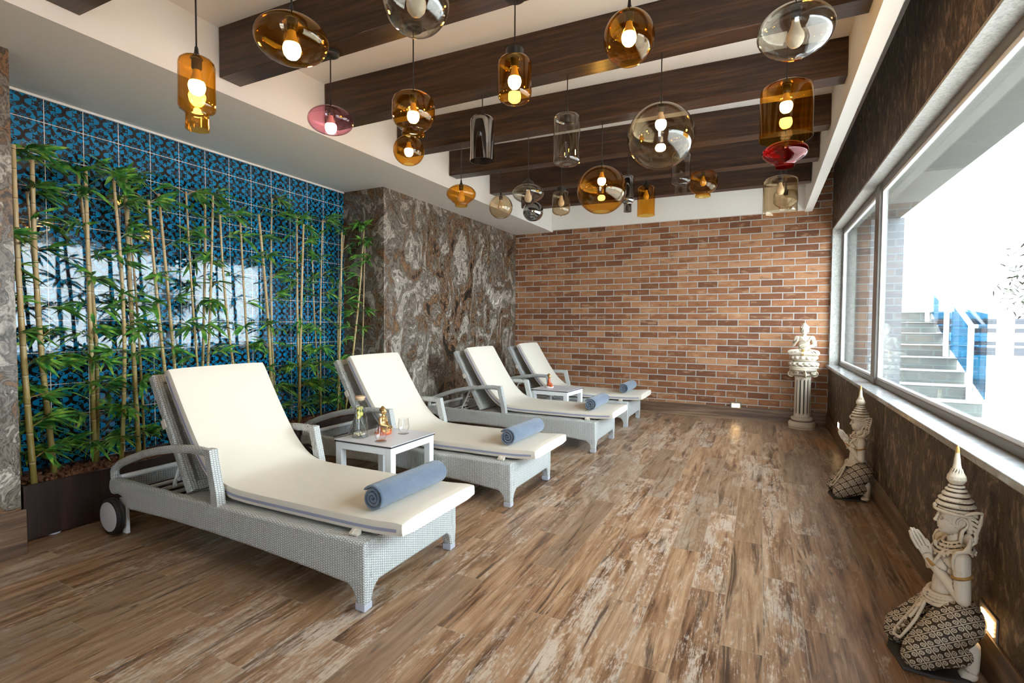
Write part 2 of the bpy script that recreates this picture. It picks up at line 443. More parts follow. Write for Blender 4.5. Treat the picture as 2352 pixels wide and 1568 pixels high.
    def build(s, name, mat, parent=None, smooth=True, angle=40, bevel=0.0, seg=2):
        bmesh.ops.recalc_face_normals(s.bm, faces=s.bm.faces[:])
        me = bpy.data.meshes.new(name); s.bm.to_mesh(me); s.bm.free()
        if mat: me.materials.append(mat)
        o = bpy.data.objects.new(name, me); COL.objects.link(o)
        if parent: o.parent = parent
        if smooth:
            for p in me.polygons: p.use_smooth = True
            try: me.set_sharp_from_angle(angle=radians(angle))
            except Exception: pass
        if bevel:
            b = o.modifiers.new('bevel', 'BEVEL'); b.width = bevel; b.segments = seg; b.limit_method = 'ANGLE'; b.angle_limit = radians(38)
        return o

def tag(o, label, cat, group=None):
    o['label'] = label; o['category'] = cat
    if group: o['group'] = group
    return o
def thing(name, label, cat, loc=(0, 0, 0), rz=0, group=None):
    o = bpy.data.objects.new(name, None); COL.objects.link(o); o.location = loc; o.rotation_euler = (0, 0, rz)
    o.empty_display_size = .1
    return tag(o, label, cat, group)
def struct(o): o['kind'] = 'structure'; return o
def dup(root, loc, rz=None, label=None, group=None):
    def cp(o, par):
        c = o.copy(); COL.objects.link(c)
        if par: c.parent = par
        for ch in list(o.children): cp(ch, c)
        return c
    r = cp(root, None); r.location = loc
    if rz is not None: r.rotation_euler = (0, 0, rz)
    if label: r['label'] = label
    if group: r['group'] = group
    return r
def remesh(o, vox, it=4, fac=.5):
    r = o.modifiers.new('remesh', 'REMESH'); r.mode = 'VOXEL'; r.voxel_size = vox; r.use_smooth_shade = True
    if it:
        m = o.modifiers.new('smooth', 'SMOOTH'); m.iterations = it; m.factor = fac
    return o
def sbox(name, mat, *b, bevel=0.0): return struct(MB().box(*b).build(name, MT[mat], None, False, bevel=bevel))

# ------------------------------------------------------------------ the room
YB, XR, XL, XT, SOF, CEIL = 7.17, .735, -3.45, -3.99, 2.592, 2.965
YN = -3.0
sbox('floor', 'floor', -4.15, .84, YN, YB + .1, -.12, 0)
sbox('wall_back', 'brick', -3.7, .84, YB, YB + .12, 0, 3.2)
sbox('wall_left', 'camo', XL - .2, XL, 4.087, YB, 0, 2.7)
sbox('wall_left_return', 'camo', XT - .1, XL - .2, 4.087, 4.287, 0, 2.7)
sbox('wall_left_niche', 'tile', XT - .1, XT, 1.236, 4.087, 0, 2.7)
sbox('wall_left_near', 'camo', XT - .1, XL, YN, 1.236, 0, 2.7)
struct(MB().box(-4.1, -.35, YN - .1, YN, 0, 3.2).box(.65, .84, YN - .1, YN, 0, 3.2).box(-.35, .65, YN - .1, YN, 2.25, 3.2).build('wall_rear', MT['white'], None, False))  # unseen wall; doorway gap added to let fill daylight in from behind
sbox('ceiling', 'white', -3.2, .46, YN, YB, CEIL, CEIL + .15)
# dropped ceilings round the coffer
struct(MB().hexa([(-4.1, YN, SOF), (-3.02, YN, SOF), (-2.835, YB, SOF), (-4.1, YB, SOF), (-4.1, YN, CEIL + .1), (-3.02, YN, CEIL + .1), (-2.835, YB, CEIL + .1), (-4.1, YB, CEIL + .1)]).build('ceiling_left_soffit', MT['white'], None, False))
sbox('ceiling_back_band', 'white', -2.84, .445, YB - .05, YB, 2.612, CEIL + .05)
struct(MB().hexa([(.428, YN, 2.60), (.51, YN, 2.60), (.525, YB, 2.60), (.445, YB, 2.60), (.428, YN, 3.12), (.51, YN, 3.12), (.525, YB, 3.12), (.445, YB, 3.12)]).build('ceiling_right_fascia', MT['white'], None, False))
sbox('ceiling_cove', 'white', .50, .84, YN, YB, 3.10, 3.2)
sbox('trim_1', 'white', XT, XT + .012, 1.236, 4.087, SOF - .014, SOF)
# right wall with the long window
sbox('wall_right', 'bark', XR, .84, YN, YB, 0, .72)
sbox('wall_right_head', 'bark', XR, .84, YN, YB, 2.372, 3.15)
sbox('wall_right_near', 'bark', XR, .84, YN, .95, .72, 2.372)  # unseen stretch, closed up solid to darken the near floor
sbox('trim_2', 'reveal', XR + .001, .84, .95, YB - .03, 2.355, 2.372)
sbox('trim_3', 'reveal', XR + .001, .84, YB - .055, YB - .001, .75, 2.372)
sbox('trim_4', 'sill', .703, .845, .95, YB, .722, .752, bevel=.004)
w = bpy.data.objects.new('window_1', None); COL.objects.link(w); struct(w); w.location = (.86, 5.05, .75)
def wpart(name, mat, *b, bevel=.004):
    o = MB().box(*b).build(name, MT[mat], w, False, bevel=bevel); o.matrix_parent_inverse = Matrix.Translation((-.86, -5.05, -.75)); return o
fz0, fz1, ya, yc, yb = .752, 2.355, .95, 5.05, YB - .055
fb = MB().box(.835, .885, ya, yb, fz0, fz0 + .038).box(.835, .885, ya, yb, fz1 - .045, fz1).box(.835, .885, yb - .035, yb, fz0, fz1).box(.835, .885, ya, ya + .05, fz0, fz1).build('frame', MT['frame'], w, False, bevel=.004)
fb.matrix_parent_inverse = Matrix.Translation((-.86, -5.05, -.75))
wpart('mullion', 'frame', .825, .885, yc - .075, yc + .075, fz0, fz1)
def sash(y0, y1):
    b = MB()
    b.box(.845, .872, y0, y1, fz0 + .036, fz0 + .058).box(.845, .872, y0, y1, fz1 - .07, fz1 - .043).box(.845, .872, y0, y0 + .03, fz0 + .05, fz1 - .05).box(.845, .872, y1 - .03, y1, fz0 + .05, fz1 - .05)
    o = b.build('sash', MT['rail'], w, False, bevel=.003); o.matrix_parent_inverse = Matrix.Translation((-.86, -5.05, -.75))
    wpart('pane', 'pane', .856, .862, y0 + .025, y1 - .025, fz0 + .055, fz1 - .06, bevel=0)
sash(yc + .07, yb - .03); sash(.99, yc - .07)
# skirting
sbox('baseboard_back', 'plankx', XL, XR, YB - .014, YB, 0, .166, bevel=.002)
sbox('baseboard_right', 'plank', XR - .012, XR, YN, YB - .014, 0, .158, bevel=.002)
sbox('baseboard_left', 'plank', XL, XL + .014, 4.087, YB - .014, 0, .16, bevel=.002)
sbox('baseboard_left_near', 'plank', XL, XL + .016, YN, 1.252, 0, .235, bevel=.002)

# ceiling beams
BY = [1.18, 2.00, 2.80, 3.605, 4.415, 5.25, 6.085]; BYR = [1.27, 2.09, 2.89, 3.70, 4.545, 5.385, 6.20]
BZ = [2.67, 2.672, 2.672, 2.70, 2.717, 2.725, 2.725]
BL = ['dark wenge ceiling beam at the near left corner of the ceiling, only its underside tip showing',
 'dark wenge ceiling beam behind the wide amber oval lamp, second from the camera',
 'dark wenge ceiling beam whose left end shows behind the pink lamp', 'dark wenge ceiling beam that the big clear globe hangs below, fourth from the camera',
 'dark wenge ceiling beam whose left end shows above the small amber onion lamp', 'dark wenge ceiling beam second from the brick wall',
 'dark wenge ceiling beam nearest the brick wall']
for k in range(7):
    a, b, z, wd = BY[k], BYR[k], BZ[k], .135
    xl, xr, zr = -2.985 + .0205 * (a + 1), .437, 2.735
    o = MB().hexa([(xl, a, z), (xr, b, zr), (xr, b + wd, zr), (xl, a + wd, z), (xl, a, CEIL), (xr, b, CEIL), (xr, b + wd, CEIL), (xl, a + wd, CEIL)]).build('ceiling_beam', MT['beam'], None, False, bevel=.002)
    tag(o, BL[k], 'beam', 'dark wood ceiling beams')
def beam_z(k, x): return BZ[k] + (2.735 - BZ[k]) * (x + 2.9) / 3.33
def beam_y(k, x): return BY[k] + (BYR[k] - BY[k]) * (x + 2.9) / 3.33 + .067

# recessed floor lights
def wall_light(label, loc, rz, wd=.11, hh=.075):
    t = thing('wall_light', label, 'light', loc, rz, 'recessed floor lights')
    MB().box(-wd / 2, wd / 2, -.006, 0, -hh / 2, hh / 2).build('frame', MT['frame'], t, False, bevel=.002)
    b = MB(); n = 4
    for i in range(n):
        z = -hh * .34 + i * hh * .17; b.box(-wd * .36, wd * .36, -.0085, -.0055, z, z + hh * .085)
    b.build('diffuser', MT['glow'], t, False)
wall_light('small lit recessed light low on the brick wall above the skirting', (-.276, YB - .014, .185), 0, .13, .08)
wall_light('small recessed light low on the dark right wall near the column', (XR, 6.12, .205), -pi / 2, .12, .08)
wall_light('lit recessed light with slats behind the near kneeling statue', (XR, 2.295, .195), -pi / 2, .15, .085)

# ------------------------------------------------------------------ sun loungers
def P(u, y, z): return Vector((-u, y, z))
def cushion_paths():
    bot = [(-.145, .318), (-.06, .312), (.02, .305), (.3, .304), (.6, .304), (.85, .304), (.98, .312), (1.07, .345), (1.15, .405), (1.22, .475), (1.31, .60), (1.40, .74), (1.47, .855), (1.512, .925)]
    return bot
def sweep_cushion(y0, y1, th):
    path = cushion_paths()
    # refine
    q = []
    for i in range(len(path) - 1):
        for k in range(3):
            t = k / 3; q.append((path[i][0] * (1 - t) + path[i + 1][0] * t, path[i][1] * (1 - t) + path[i + 1][1] * t))
    q.append(path[-1])
    for _ in range(3):
        q = [q[0]] + [((q[i - 1][0] + 2 * q[i][0] + q[i + 1][0]) / 4, (q[i - 1][1] + 2 * q[i][1] + q[i + 1][1]) / 4) for i in range(1, len(q) - 1)] + [q[-1]]
    rings, mid = [], []
    for i, (u, z) in enumerate(q):
        a, b = q[max(i - 1, 0)], q[min(i + 1, len(q) - 1)]
        tx, tz = b[0] - a[0], b[1] - a[1]; L = sqrt(tx * tx + tz * tz); nx, nz = -tz / L, tx / L
        e = min(i, len(q) - 1 - i); k = (.82, .97, 1.0)[min(e, 2)]
        ring = []
        m = 9
        sec = []
        for j in range(m): t = j / (m - 1); sec.append((y0 + (y1 - y0) * t, 0.0 if 0 < j < m - 1 else .010))
        sec += [(y1 + .004, th * .35), (y1 + .004, th * .7)]
        for j in range(m): t = 1 - j / (m - 1); sec.append((y0 + (y1 - y0) * t, th * (1.0 if 0 < j < m - 1 else .90) + .006 * sin(pi * t)))
        sec += [(y0 - .004, th * .7), (y0 - .004, th * .35)]
        for y, h in sec:
            h2 = th / 2 + (h - th / 2) * k
            ring.append(P(u + nx * h2, y, z + nz * h2))
        rings.append(ring); mid.append((u + nx * th * .46, z + nz * th * .46))
    return rings, mid
def make_lounger():
    t = thing('sun_lounger', 'white wicker sun lounger nearest the camera with cream cushion', 'sun lounger')
    W = .715
    # woven body
    prof = [(0, .298), (.5, .300), (1.0, .301), (1.5, .303), (1.90, .310), (1.935, .30), (1.945, .25), (1.925, .215), (1.90, .213)]
    for a in (90, 115, 140, 158): prof.append((1.86 + .118 * cos(radians(a)), .105 + .118 * sin(radians(a))))
    prof += [(1.70, .152), (1.5, .158), (1.32, .160), (1.0, .154), (.64, .141), (.3, .121), (.14, .108), (0, .104)]
    b = MB()
    b.prism(prof, lambda u, z, d: P(u, d, z), .045); b.prism(prof, lambda u, z, d: P(u, W - .045 + d, z), .045)
    b.box(-.045, -.001, .04, W - .04, .106, .297)
    b.box(-1.25, -.03, .03, W - .03, .272, .2985)
    b.box(-1.935, -1.90, .04, W - .04, .215, .30)
    b.box(-1.27, -1.235, .04, W - .04, .20, .296)
    b.build('frame', MT['wicker'], t, True, 50, bevel=.014, seg=3)
    # front legs
    for side in (0, 1):
        rings = []
        for z, s_ in ((.135, .128), (.114, .108), (.100, .086), (.086, .071), (.066, .061), (.045, .055), (.030, .052)):
            o_ = (.135 - z) * .035
            y0, y1 = (o_, s_ * .92) if side == 0 else (W - s_ * .92, W - o_)
            rings.append([P(o_, y0, z), P(s_, y0, z), P(s_, y1, z), P(o_, y1, z)])
        lg = MB().rings(rings).build('leg', MT['wicker'], t, True, 60, bevel=.008)
        y0, y1 = (.004, .052) if side == 0 else (W - .052, W - .004)
        MB().box(-.056, -.005, y0, y1, .004, .034).box(-.053, -.008, y0 + .003, y1 - .003, 0, .005).build('foot_cap', MT['foot'], lg, False, bevel=.004)
    # wheels
    for y0, y1 in ((-.042, -.002), (W + .002, W + .042)):
        c = []
        for r, h in ((.086, 0), (.096, .002), (.104, .008), (.104, .016), (.101, .0165), (.101, .0185), (.104, .019), (.104, .032), (.096, .038), (.086, .04)): c.append([P(1.86 + r * cos(2 * pi * k / 40), y0 + h, .104 + r * sin(2 * pi * k / 40)) for k in range(40)])
        wh = MB().rings(c).build('wheel', MT['rubber'], t, True, 35)
        hy = y0 - .004 if y0 < 0 else y1 - .004
        c = [[P(1.86 + r * cos(2 * pi * k / 36), hy + h, .104 + r * sin(2 * pi * k / 36)) for k in range(36)] for r, h in ((.078, 0), (.084, .002), (.084, .006), (.078, .008))]
        MB().rings(c).build('hub_cap', MT['hub'], wh, True, 35)
        yy = .012 if y0 < 0 else W - .032
        MB().prism([(1.86, .20), (1.79, .16), (1.785, .0), (1.825, .0)], lambda u, z, d: P(u, yy + d, z), .02).build('leg', MT['metal'], t, False, bevel=.003)
    # slats under the raised back
    for i in range(5):
        u = 1.36 + i * .115; MB().tube([P(u, .045, .225), P(u, W - .045, .225)], .011, 10).build('slat', MT['metal'], t)
    MB().tube([P(1.895, .04, .305), P(1.895, W - .04, .305)], .017, 12).build('head_rail', MT['metal'], t)
    # armrests
    for yy in (.024, W - .024):
        pts = [(1.915, .300), (1.918, .345), (1.905, .368), (1.85, .398), (1.75, .437), (1.62, .480), (1.48, .515), (1.34, .540), (1.20, .555), (1.10, .557), (1.045, .552)]
        b = MB().tube([P(u, yy, z) for u, z in pts], .0225, 14)
        b.rings([[P(u + du, yy + dy, z) for du, dy in ((-.023, -.023), (.023, -.023), (.023, .023), (-.023, .023))] for u, z in ((.975, .285), (.985, .36), (1.02, .50), (1.034, .565), (1.036, .575))])
        b.build('armrest', MT['wicker'], t, True, 45)
    # back frame: slab leaning back
    a0, a1, wdt = Vector((1.265, .305)), Vector((1.602, .915)), .045
    d = (a1 - a0).normalized(); nn = Vector((d.y, -d.x))
    poly = [a0, a1, a1 - nn * wdt, a0 - nn * wdt]
    # border and woven middle
    b = MB(); L = (a1 - a0).length
    def BF(s_, y, h): q = a0 + d * s_ - nn * h; return P(q.x, y, q.y)
    def slab(s0, s1, y0, y1, h0, h1): b.hexa([BF(s0, y0, h0), BF(s1, y0, h0), BF(s1, y1, h0), BF(s0, y1, h0), BF(s0, y0, h1), BF(s1, y0, h1), BF(s1, y1, h1), BF(s0, y1, h1)])
    slab(0, L, .055, .105, -.03, .018); slab(0, L, W - .105, W - .055, -.03, .018); slab(L - .05, L, .10, W - .10, -.03, .018); slab(0, .05, .10, W - .10, -.03, .018); slab(.04, L - .04, .10, W - .10, -.018, .0)
    b.build('backrest_frame', MT['wicker'], t, True, 50, bevel=.008)
    # ratchet strut
    q1 = a0 + d * .30 - nn * -.03
    b = MB()
    for yy in (.16, W - .16):
        b.tube([P(q1.x, yy, q1.y), P(1.585, yy, .26)], .010, 8)
        for k in range(3):
            f = .45 + .18 * k; q = Vector((q1.x, q1.y)).lerp(Vector((1.585, .26)), f)
            b.tube([P(q.x, yy, q.y), P(q.x - .030, yy, q.y - .004), P(q.x - .038, yy, q.y + .018)], .007, 6)
    b.tube([P(1.56, .16, .275), P(1.56, W - .16, .275)], .008, 8)
    b.build('support_strut', MT['metal'], t)
    # cushion
    rings, mid = sweep_cushion(.070, W - .055, .074)
    cu = MB().rings(rings).build('cushion', MT['vinyl'], t, True, 60)
    b = MB()
    for u_, lim in ((0, 1),):
        yy = .070 - .0045
        rr = [[P(u, yy - .002, z - .006), P(u, yy - .002, z + .006), P(u, yy + .003, z + .006), P(u, yy + .003, z - .006)] for u, z in mid[1:-1]]
        # keep the strip square to the path
        rr = []
        for i in range(1, len(mid) - 1):
            a, c = mid[i - 1], mid[i + 1]; tx, tz = c[0] - a[0], c[1] - a[1]; l = sqrt(tx * tx + tz * tz); nx, nz = -tz / l * .0065, tx / l * .0065; u, z = mid[i]
            rr.append([P(u - nx, yy - .0025, z - nz), P(u + nx, yy - .0025, z + nz), P(u + nx, yy + .004, z + nz), P(u - nx, yy + .004, z - nz)])
        b.rings(rr)
    b.build('piping', MT['piping'], cu, True, 50)
    MB().tube([P(.10, .080, .318), P(.10, .045, .322), P(.10, .035, .312), P(.10, .055, .304), P(.10, .08, .304)], .0035, 6).hexa([P(.078, .040, .3005), P(.122, .040, .3005), P(.122, .068, .3005), P(.078, .068, .3005), P(.078, .038, .310), P(.122, .038, .310), P(.122, .068, .326), P(.078, .068, .326)]).build('strap', MT['vinyl'], cu, True, 40)
    b = MB(); s0 = .385
    def BQ(s_, y, h): q = a0 + d * s_ - nn * h; return P(q.x, y, q.y)
    b.hexa([BQ(s0, .048, -.036), BQ(s0 + .05, .048, -.036), BQ(s0 + .05, .054, -.036), BQ(s0, .054, -.036), BQ(s0, .050, -.002), BQ(s0 + .05, .050, -.002), BQ(s0 + .05, .056, -.002), BQ(s0, .056, -.002)])
    b.build('strap', MT['vinyl'], cu, False, bevel=.003)
    return t
L1 = make_lounger()
LX = [(-1.468, 1.612), (-1.462, 2.985), (-1.385, 4.640), (-1.400, 5.990)]
L1.location = (*LX[0], 0); L1['group'] = 'wicker sun loungers'
for i, lab in ((1, 'white wicker sun lounger second from the camera, behind the side table with the carafe'), (2, 'white wicker sun lounger third from the camera, in front of the far side table'), (3, 'white wicker sun lounger farthest away, beside the brick wall')):
    dup(L1, (*LX[i], 0), None, lab)

# rolled towels
def make_towel():
    t = thing('rolled_towel', 'blue grey towel rolled up on the foot of the nearest sun lounger', 'towel', group='rolled towels')
    Ln, R = .485, .067; turns = 3.4; n = 110
    outer, inner = [], []
    for i in range(n + 1):
        a = 2 * pi * turns * i / n; r = .008 + (R - .008) * i / n; th = (R - .008) / turns * .80
        wob = 1 + .035 * sin(a * 2.3 + 1) ; 
        outer.append((r * wob * cos(a), r * wob * sin(a) * .96)); r2 = max(r - th, .001); inner.append((r2 * wob * cos(a), r2 * wob * sin(a) * .96))
    def ring(yy, sh):
        o_, i_ = [], []
        for (ox, oz), (ix, iz) in zip(outer, inner):
            mx, mz = (ox + ix) / 2, (oz + iz) / 2
            o_.append((mx + (ox - mx) * sh, yy, mz + (oz - mz) * sh)); i_.append((mx + (ix - mx) * sh, yy, mz + (iz - mz) * sh))
        return o_ + i_[::-1]
    rings = [ring(yy, sh) for yy, sh in ((0, .30), (.004, .75), (.012, 1.0), (.10, 1.0), (.2, 1.0), (.3, 1.0), (Ln - .012, 1.0), (Ln - .004, .75), (Ln, .3))]
    b = MB()
    bm = b.bm; RR = [[bm.verts.new(p) for p in r] for r in rings]; m = len(RR[0])
    for a, c in zip(RR, RR[1:]):
        for i in range(m): j = (i + 1) % m; bm.faces.new((a[i], a[j], c[j], c[i]))
    for r in (RR[0], RR[-1]):
        for i in range(n): bm.faces.new((r[i], r[i + 1], r[m - 2 - i], r[m - 1 - i]))
    o = b.build('roll', MT['towel'], t, True, 60)
    return t
T1 = make_towel()
TW = [(-1.535, 1.735, .441, -.04), (-1.55, 3.10, .441, -.04), (-1.475, 4.74, .441, 0), (-1.49, 6.12, .441, 0)]
T1.location = TW[0][:3]; T1.rotation_euler = (0, 0, TW[0][3])
for i, lab in ((1, 'blue grey rolled towel on the foot of the second sun lounger'), (2, 'blue grey rolled towel on the foot of the third sun lounger'), (3, 'blue grey rolled towel on the sun lounger beside the brick wall')):
    dup(T1, TW[i][:3], TW[i][3], lab)

# ------------------------------------------------------------------ side tables
def make_table():
    t = thing('side_table', 'white square side table holding the carafe, between the first and second sun loungers', 'table', group='white side tables')
    s, h = .235, .455
    top = MB().box(-s, s, -s, s, h - .004, h).build('tabletop', MT['ttop'], t, False)
    MB().box(-s, s, -s, s, h - .013, h - .004).build('edge', MT['tedge'], top, False)
    q = s - .006
    e_, g_ = q - .048, q - .001
    MB().box(-e_, e_, -g_, -g_ + .03, h - .058, h - .013).box(-e_, e_, g_ - .03, g_, h - .058, h - .013).box(-g_, -g_ + .03, -e_, e_, h - .058, h - .013).box(g_ - .03, g_, -e_, e_, h - .058, h - .013).build('apron', MT['metal'], t, False)
    for sx in (-1, 1):
        for sy in (-1, 1):
            a, c = sorted((sx * q, sx * (q - .048))); e, f = sorted((sy * q, sy * (q - .048)))
            MB().box(a, c, e, f, 0, h - .013).build('leg', MT['metal'], t, False, bevel=.003)
    return t
TB1 = make_table(); TB1.location = (-2.272, 2.710, 0)
TB2 = dup(TB1, (-2.175, 5.690, 0), radians(-4), 'white square side table farther away with only a small red robed figurine on it')
ZT = .455
# carafe
ca = thing('carafe', 'tall glass carafe of lemon water with a wooden lid on the near side table', 'carafe', (-2.40, 2.60, ZT))
MB().lathe([(.0, .0), (.050, .0), (.052, .006), (.050, .04), (.044, .10), (.036, .17), (.031, .215), (.032, .25), (.034, .262), (.0318, .262), (.0298, .25), (.0288, .215), (.0338, .17), (.0418, .10), (.0478, .04), (.049, .010), (.0, .008)], 40, cap=False).build('body', MT['tumbler'], ca)
MB().lathe([(.001, .0095), (.0475, .0105), (.0465, .04), (.0405, .10), (.0325, .17), (.0280, .206), (.001, .206)], 36).build('water', MT['water'], ca)
MB().lathe([(.001, .250), (.0285, .250), (.0285, .262), (.034, .263), (.034, .275), (.031, .277), (.001, .277)], 36).build('lid', MT['lid'], ca, True, 35)
for i, (z, rx, ry, lab) in enumerate(((.197, .35, .2, 'topmost lemon slice floating in the carafe'), (.180, -.5, .9, 'upright lemon slice second from the top in the carafe'), (.160, .6, -.6, 'lemon slice in the middle of the stack in the carafe'), (.140, -.2, 1.1, 'lowest lemon slice in the carafe'))):
    s = thing('lemon_slice', lab, 'lemon slice', (-2.40 + .004 * (-1) ** i, 2.60 - .004, ZT + z), 0, 'lemon slices in the carafe')
    s.rotation_euler = (rx, ry, i)
    MB().lathe([(.001, -.0022), (.0185, -.0022), (.0185, .0022), (.001, .0022)], 22).build('flesh', MT['lemon'], s)
    MB().lathe([(.0185, -.0024), (.0205, -.0024), (.0205, .0024), (.0185, .0024), (.0185, -.0024)], 22, cap=False).build('rind', MT['rind'], s)
b = MB()
for i in range(16):
    a = random.random() * 6.28; b.leaf((0, 0, random.uniform(-.02, .015)), (cos(a), sin(a), random.uniform(-.3, .8)), .026, .019, .2, random.uniform(-.6, .6))
mi = b.build('mint_sprig', MT['mint']); mi.location = (-2.40, 2.60, ZT + .188); tag(mi, 'green mint leaves at the top of the carafe', 'mint')
b = MB()
for i in range(22):
    a = random.random() * 6.28; r = .036 * sqrt(random.random()); b.ell((r * cos(a), r * sin(a), .0175 + random.random() * .008), (.009, .006, .005), Euler((random.random(), 0, a)).to_matrix(), 8, 5)
gi = b.build('ginger_pieces', MT['ginger']); gi.location = (-2.40, 2.60, ZT); tag(gi, 'pale ginger pieces lying on the bottom of the carafe', 'ginger'); gi['kind'] = 'stuff'
# tumblers on coasters
def make_glass():
    t = thing('tumbler', 'empty clear tumbler at the near corner of the side table', 'glass', group='empty tumblers')
    MB().lathe([(.0, 0), (.020, 0), (.024, .003), (.030, .014), (.0385, .040), (.0375, .060), (.0335, .088), (.0318, .102), (.0306, .102), (.0322, .088), (.0362, .060), (.0370, .040), (.0288, .017), (.022, .009), (.0, .008)], 36, cap=False).build('bowl', MT['tumbler'], t)
    return t
G1 = make_glass(); G1.location = (-2.195, 2.565, ZT + .0035)
G2 = dup(G1, (-2.215, 2.825, ZT + .0035), None, 'empty clear tumbler standing at the back of the side table by the second lounger')
for x, y, lab in ((-2.195, 2.565, 'clear round coaster under the near tumbler'), (-2.215, 2.825, 'clear round coaster under the tumbler at the back')):
    o = MB().lathe([(.001, 0), (.037, 0), (.038, .001), (.038, .0022), (.037, .003), (.001, .003)], 36).build('coaster', MT['tumbler']); o.location = (x, y, ZT); tag(o, lab, 'coaster', 'clear coasters')

# ------------------------------------------------------------------ small figurines
def buddha_body(b, sc, hands=True, right_raised=False):
    """seated figure facing -y, lap on z=0, height about 1"""
    E = lambda c, r, M=None: b.ell([v * sc for v in c], [v * sc for v in r], M)
    K = lambda p, q, r0, r1: b.cap([v * sc for v in p], [v * sc for v in q], r0 * sc, r1 * sc)
    E((0, .02, .30), (.155, .11, .20)); E((0, .015, .47), (.185, .105, .11)); E((0, .03, .12), (.20, .14, .12))
    K((-.2, .02, .50), (.2, .02, .50), .07, .07)
    K((0, .0, .52), (0, -.005, .62), .062, .055)
    # crossed legs
    for s in (-1, 1):
        K((s * .10, .02, .09), (s * .33, -.14, .075), .105, .085); K((s * .33, -.14, .07), (-s * .02, -.25, .065), .082, .055)
        K((s * .215, .02, .49), (s * .265, -.01, .31), .062, .053)
        if right_raised and s < 0: K((s * .265, -.01, .31), (s * .16, -.17, .44), .050, .035); E((s * .145, -.19, .50), (.03, .02, .055))
        else: K((s * .265, -.01, .31), (s * .05, -.19, .20), .050, .036); E((s * .02, -.20, .185), (.07, .035, .022))
def buddha_head(b, sc):
    E = lambda c, r, M=None: b.ell([v * sc for v in c], [v * sc for v in r], M)
    E((0, -.01, .735), (.098, .108, .125)); E((0, -.03, .675), (.075, .080, .065))
    E((0, -.118, .725), (.014, .020, .030)); E((0, -.105, .682), (.030, .014, .008)); E((0, -.102, .668), (.026, .014, .008))
    for s in (-1, 1):
        E((s * .040, -.096, .752), (.022, .012, .007)); E((s * .102, .0, .715), (.016, .03, .065))
def buddha_hair(b, sc):
    E = lambda c, r, M=None: b.ell([v * sc for v in c], [v * sc for v in r], M)
    E((0, .018, .785), (.112, .112, .095)); E((0, .02, .880), (.060, .060, .060))
    for ring in range(5):
        th = .25 + ring * .27
        for k in range(int(6 + 14 * sin(th))):
            a = 2 * pi * k / int(6 + 14 * sin(th)); y = sin(th) * sin(a)
            if y < -.72 and ring > 2: continue
            E((.113 * sin(th) * cos(a), .018 + .113 * y, .785 + .097 * cos(th)), (.017, .017, .017), None)
def small_buddha(name, label, loc, rz, h, kind):
    t = thing(name, label, 'figurine', loc, rz, 'small seated figurines'); sc = h / 1.02; z0 = .055 if kind else .10
    b = MB(); buddha_body(b, sc)
    body = remesh(b.build('body', MT['orange'] if kind else MT['gold'], t), .0032, 3); body.location = (0, 0, z0 * sc)
    b = MB(); buddha_head(b, sc); remesh(b.build('head', MT['gold'], t), .0024, 2).location = (0, 0, z0 * sc)
    b = MB(); buddha_hair(b, sc); remesh(b.build('hair', MT['goldhair'], t), .0026, 1).location = (0, 0, z0 * sc)
    b = MB()
    if kind: b.lathe([(.001, -.02), (.36, -.02), (.40, .02), (.38, .07), (.30, .10), (.001, .10)], 28, sy=.8)
    else:
        b.lathe([(.001, 0), (.33, 0), (.36, .03), (.37, .08), (.33, .12), (.001, .14)], 28, sy=.85)
        b.cap((-.30, -.14, .17), (.05, -.27, .14), .075, .05); b.cap((.30, -.14, .17), (-.05, -.27, .14), .075, .05); b.cap((-.14, .05, .18), (-.33, -.13, .165), .115, .09); b.cap((.14, .05, .18), (.33, -.13, .165), .115, .09); b.ell((0, .02, .17), (.2, .14, .1))
    for v in b.bm.verts: v.co *= sc
    o = remesh(b.build('base' if kind else 'robe', MT['basewhite'] if kind else MT['orange'], t), .0032, 3)
    if kind: o.location = (0, 0, .02 * sc)
    return t
small_buddha('buddha_figurine', 'small gold seated figurine with an orange robe beside the carafe', (-2.330, 2.750, ZT), radians(106), .190, 0)
small_buddha('buddha_figurine', 'small red robed seated figurine with a white base on the far side table', (-2.285, 5.70, ZT), radians(114), .175, 1)

# ------------------------------------------------------------------ column with the seated statue
px_, py_ = .455, 6.93
co = thing('pedestal', 'cream fluted column pedestal with scroll capital in the corner by the brick wall', 'pedestal', (px_, py_, 0))
MB().lathe([(.001, 0), (.140, 0), (.142, .012), (.134, .018), (.136, .022), (.143, .04), (.143, .062), (.134, .080), (.112, .088), (.108, .096), (.116, .105), (.118, .118), (.112, .132), (.094, .138), (.001, .14)], 48).build('base', MT['statue'], co)
n = 96; rings = []
for z in (.136, .16, .18, .20, .30, .45, .55, .575, .59, .61):
    rr = []
    for k in range(n):
        a = 2 * pi * k / n; ph = (k % 8) / 8; gro = max(0, sin(ph * 2 * pi)) if ph < .5 else 0
        d = 0 if z < .175 or z > .58 else (.6 if z in (.18, .575) else 1)
        rr.append(((.0865 - .004 * (z - .136) - .016 * gro * d) * cos(a), (.0865 - .004 * (z - .136) - .016 * gro * d) * sin(a), z))
    rings.append(rr)
sh = MB().rings(rings).build('shaft', MT['statue'], co, True, 30)
b = MB()
for k in range(12):
    a = 2 * pi * (k * 8 + 2) / 96; c, s = cos(a), sin(a)
    b.tube([(.0785 * c, .0785 * s, .185), (.0765 * c, .0765 * s, .38), (.075 * c, .075 * s, .57)], .0068, 6)
b.build('flute', MT['flute'], sh)
b = MB().lathe([(.001, .605), (.086, .605), (.090, .615), (.086, .625), (.092, .64), (.105, .665), (.001, .67)], 40)
b.lathe([(.001, .678), (.128, .678), (.132, .690), (.142, .694), (.142, .712), (.001, .712)], 40)
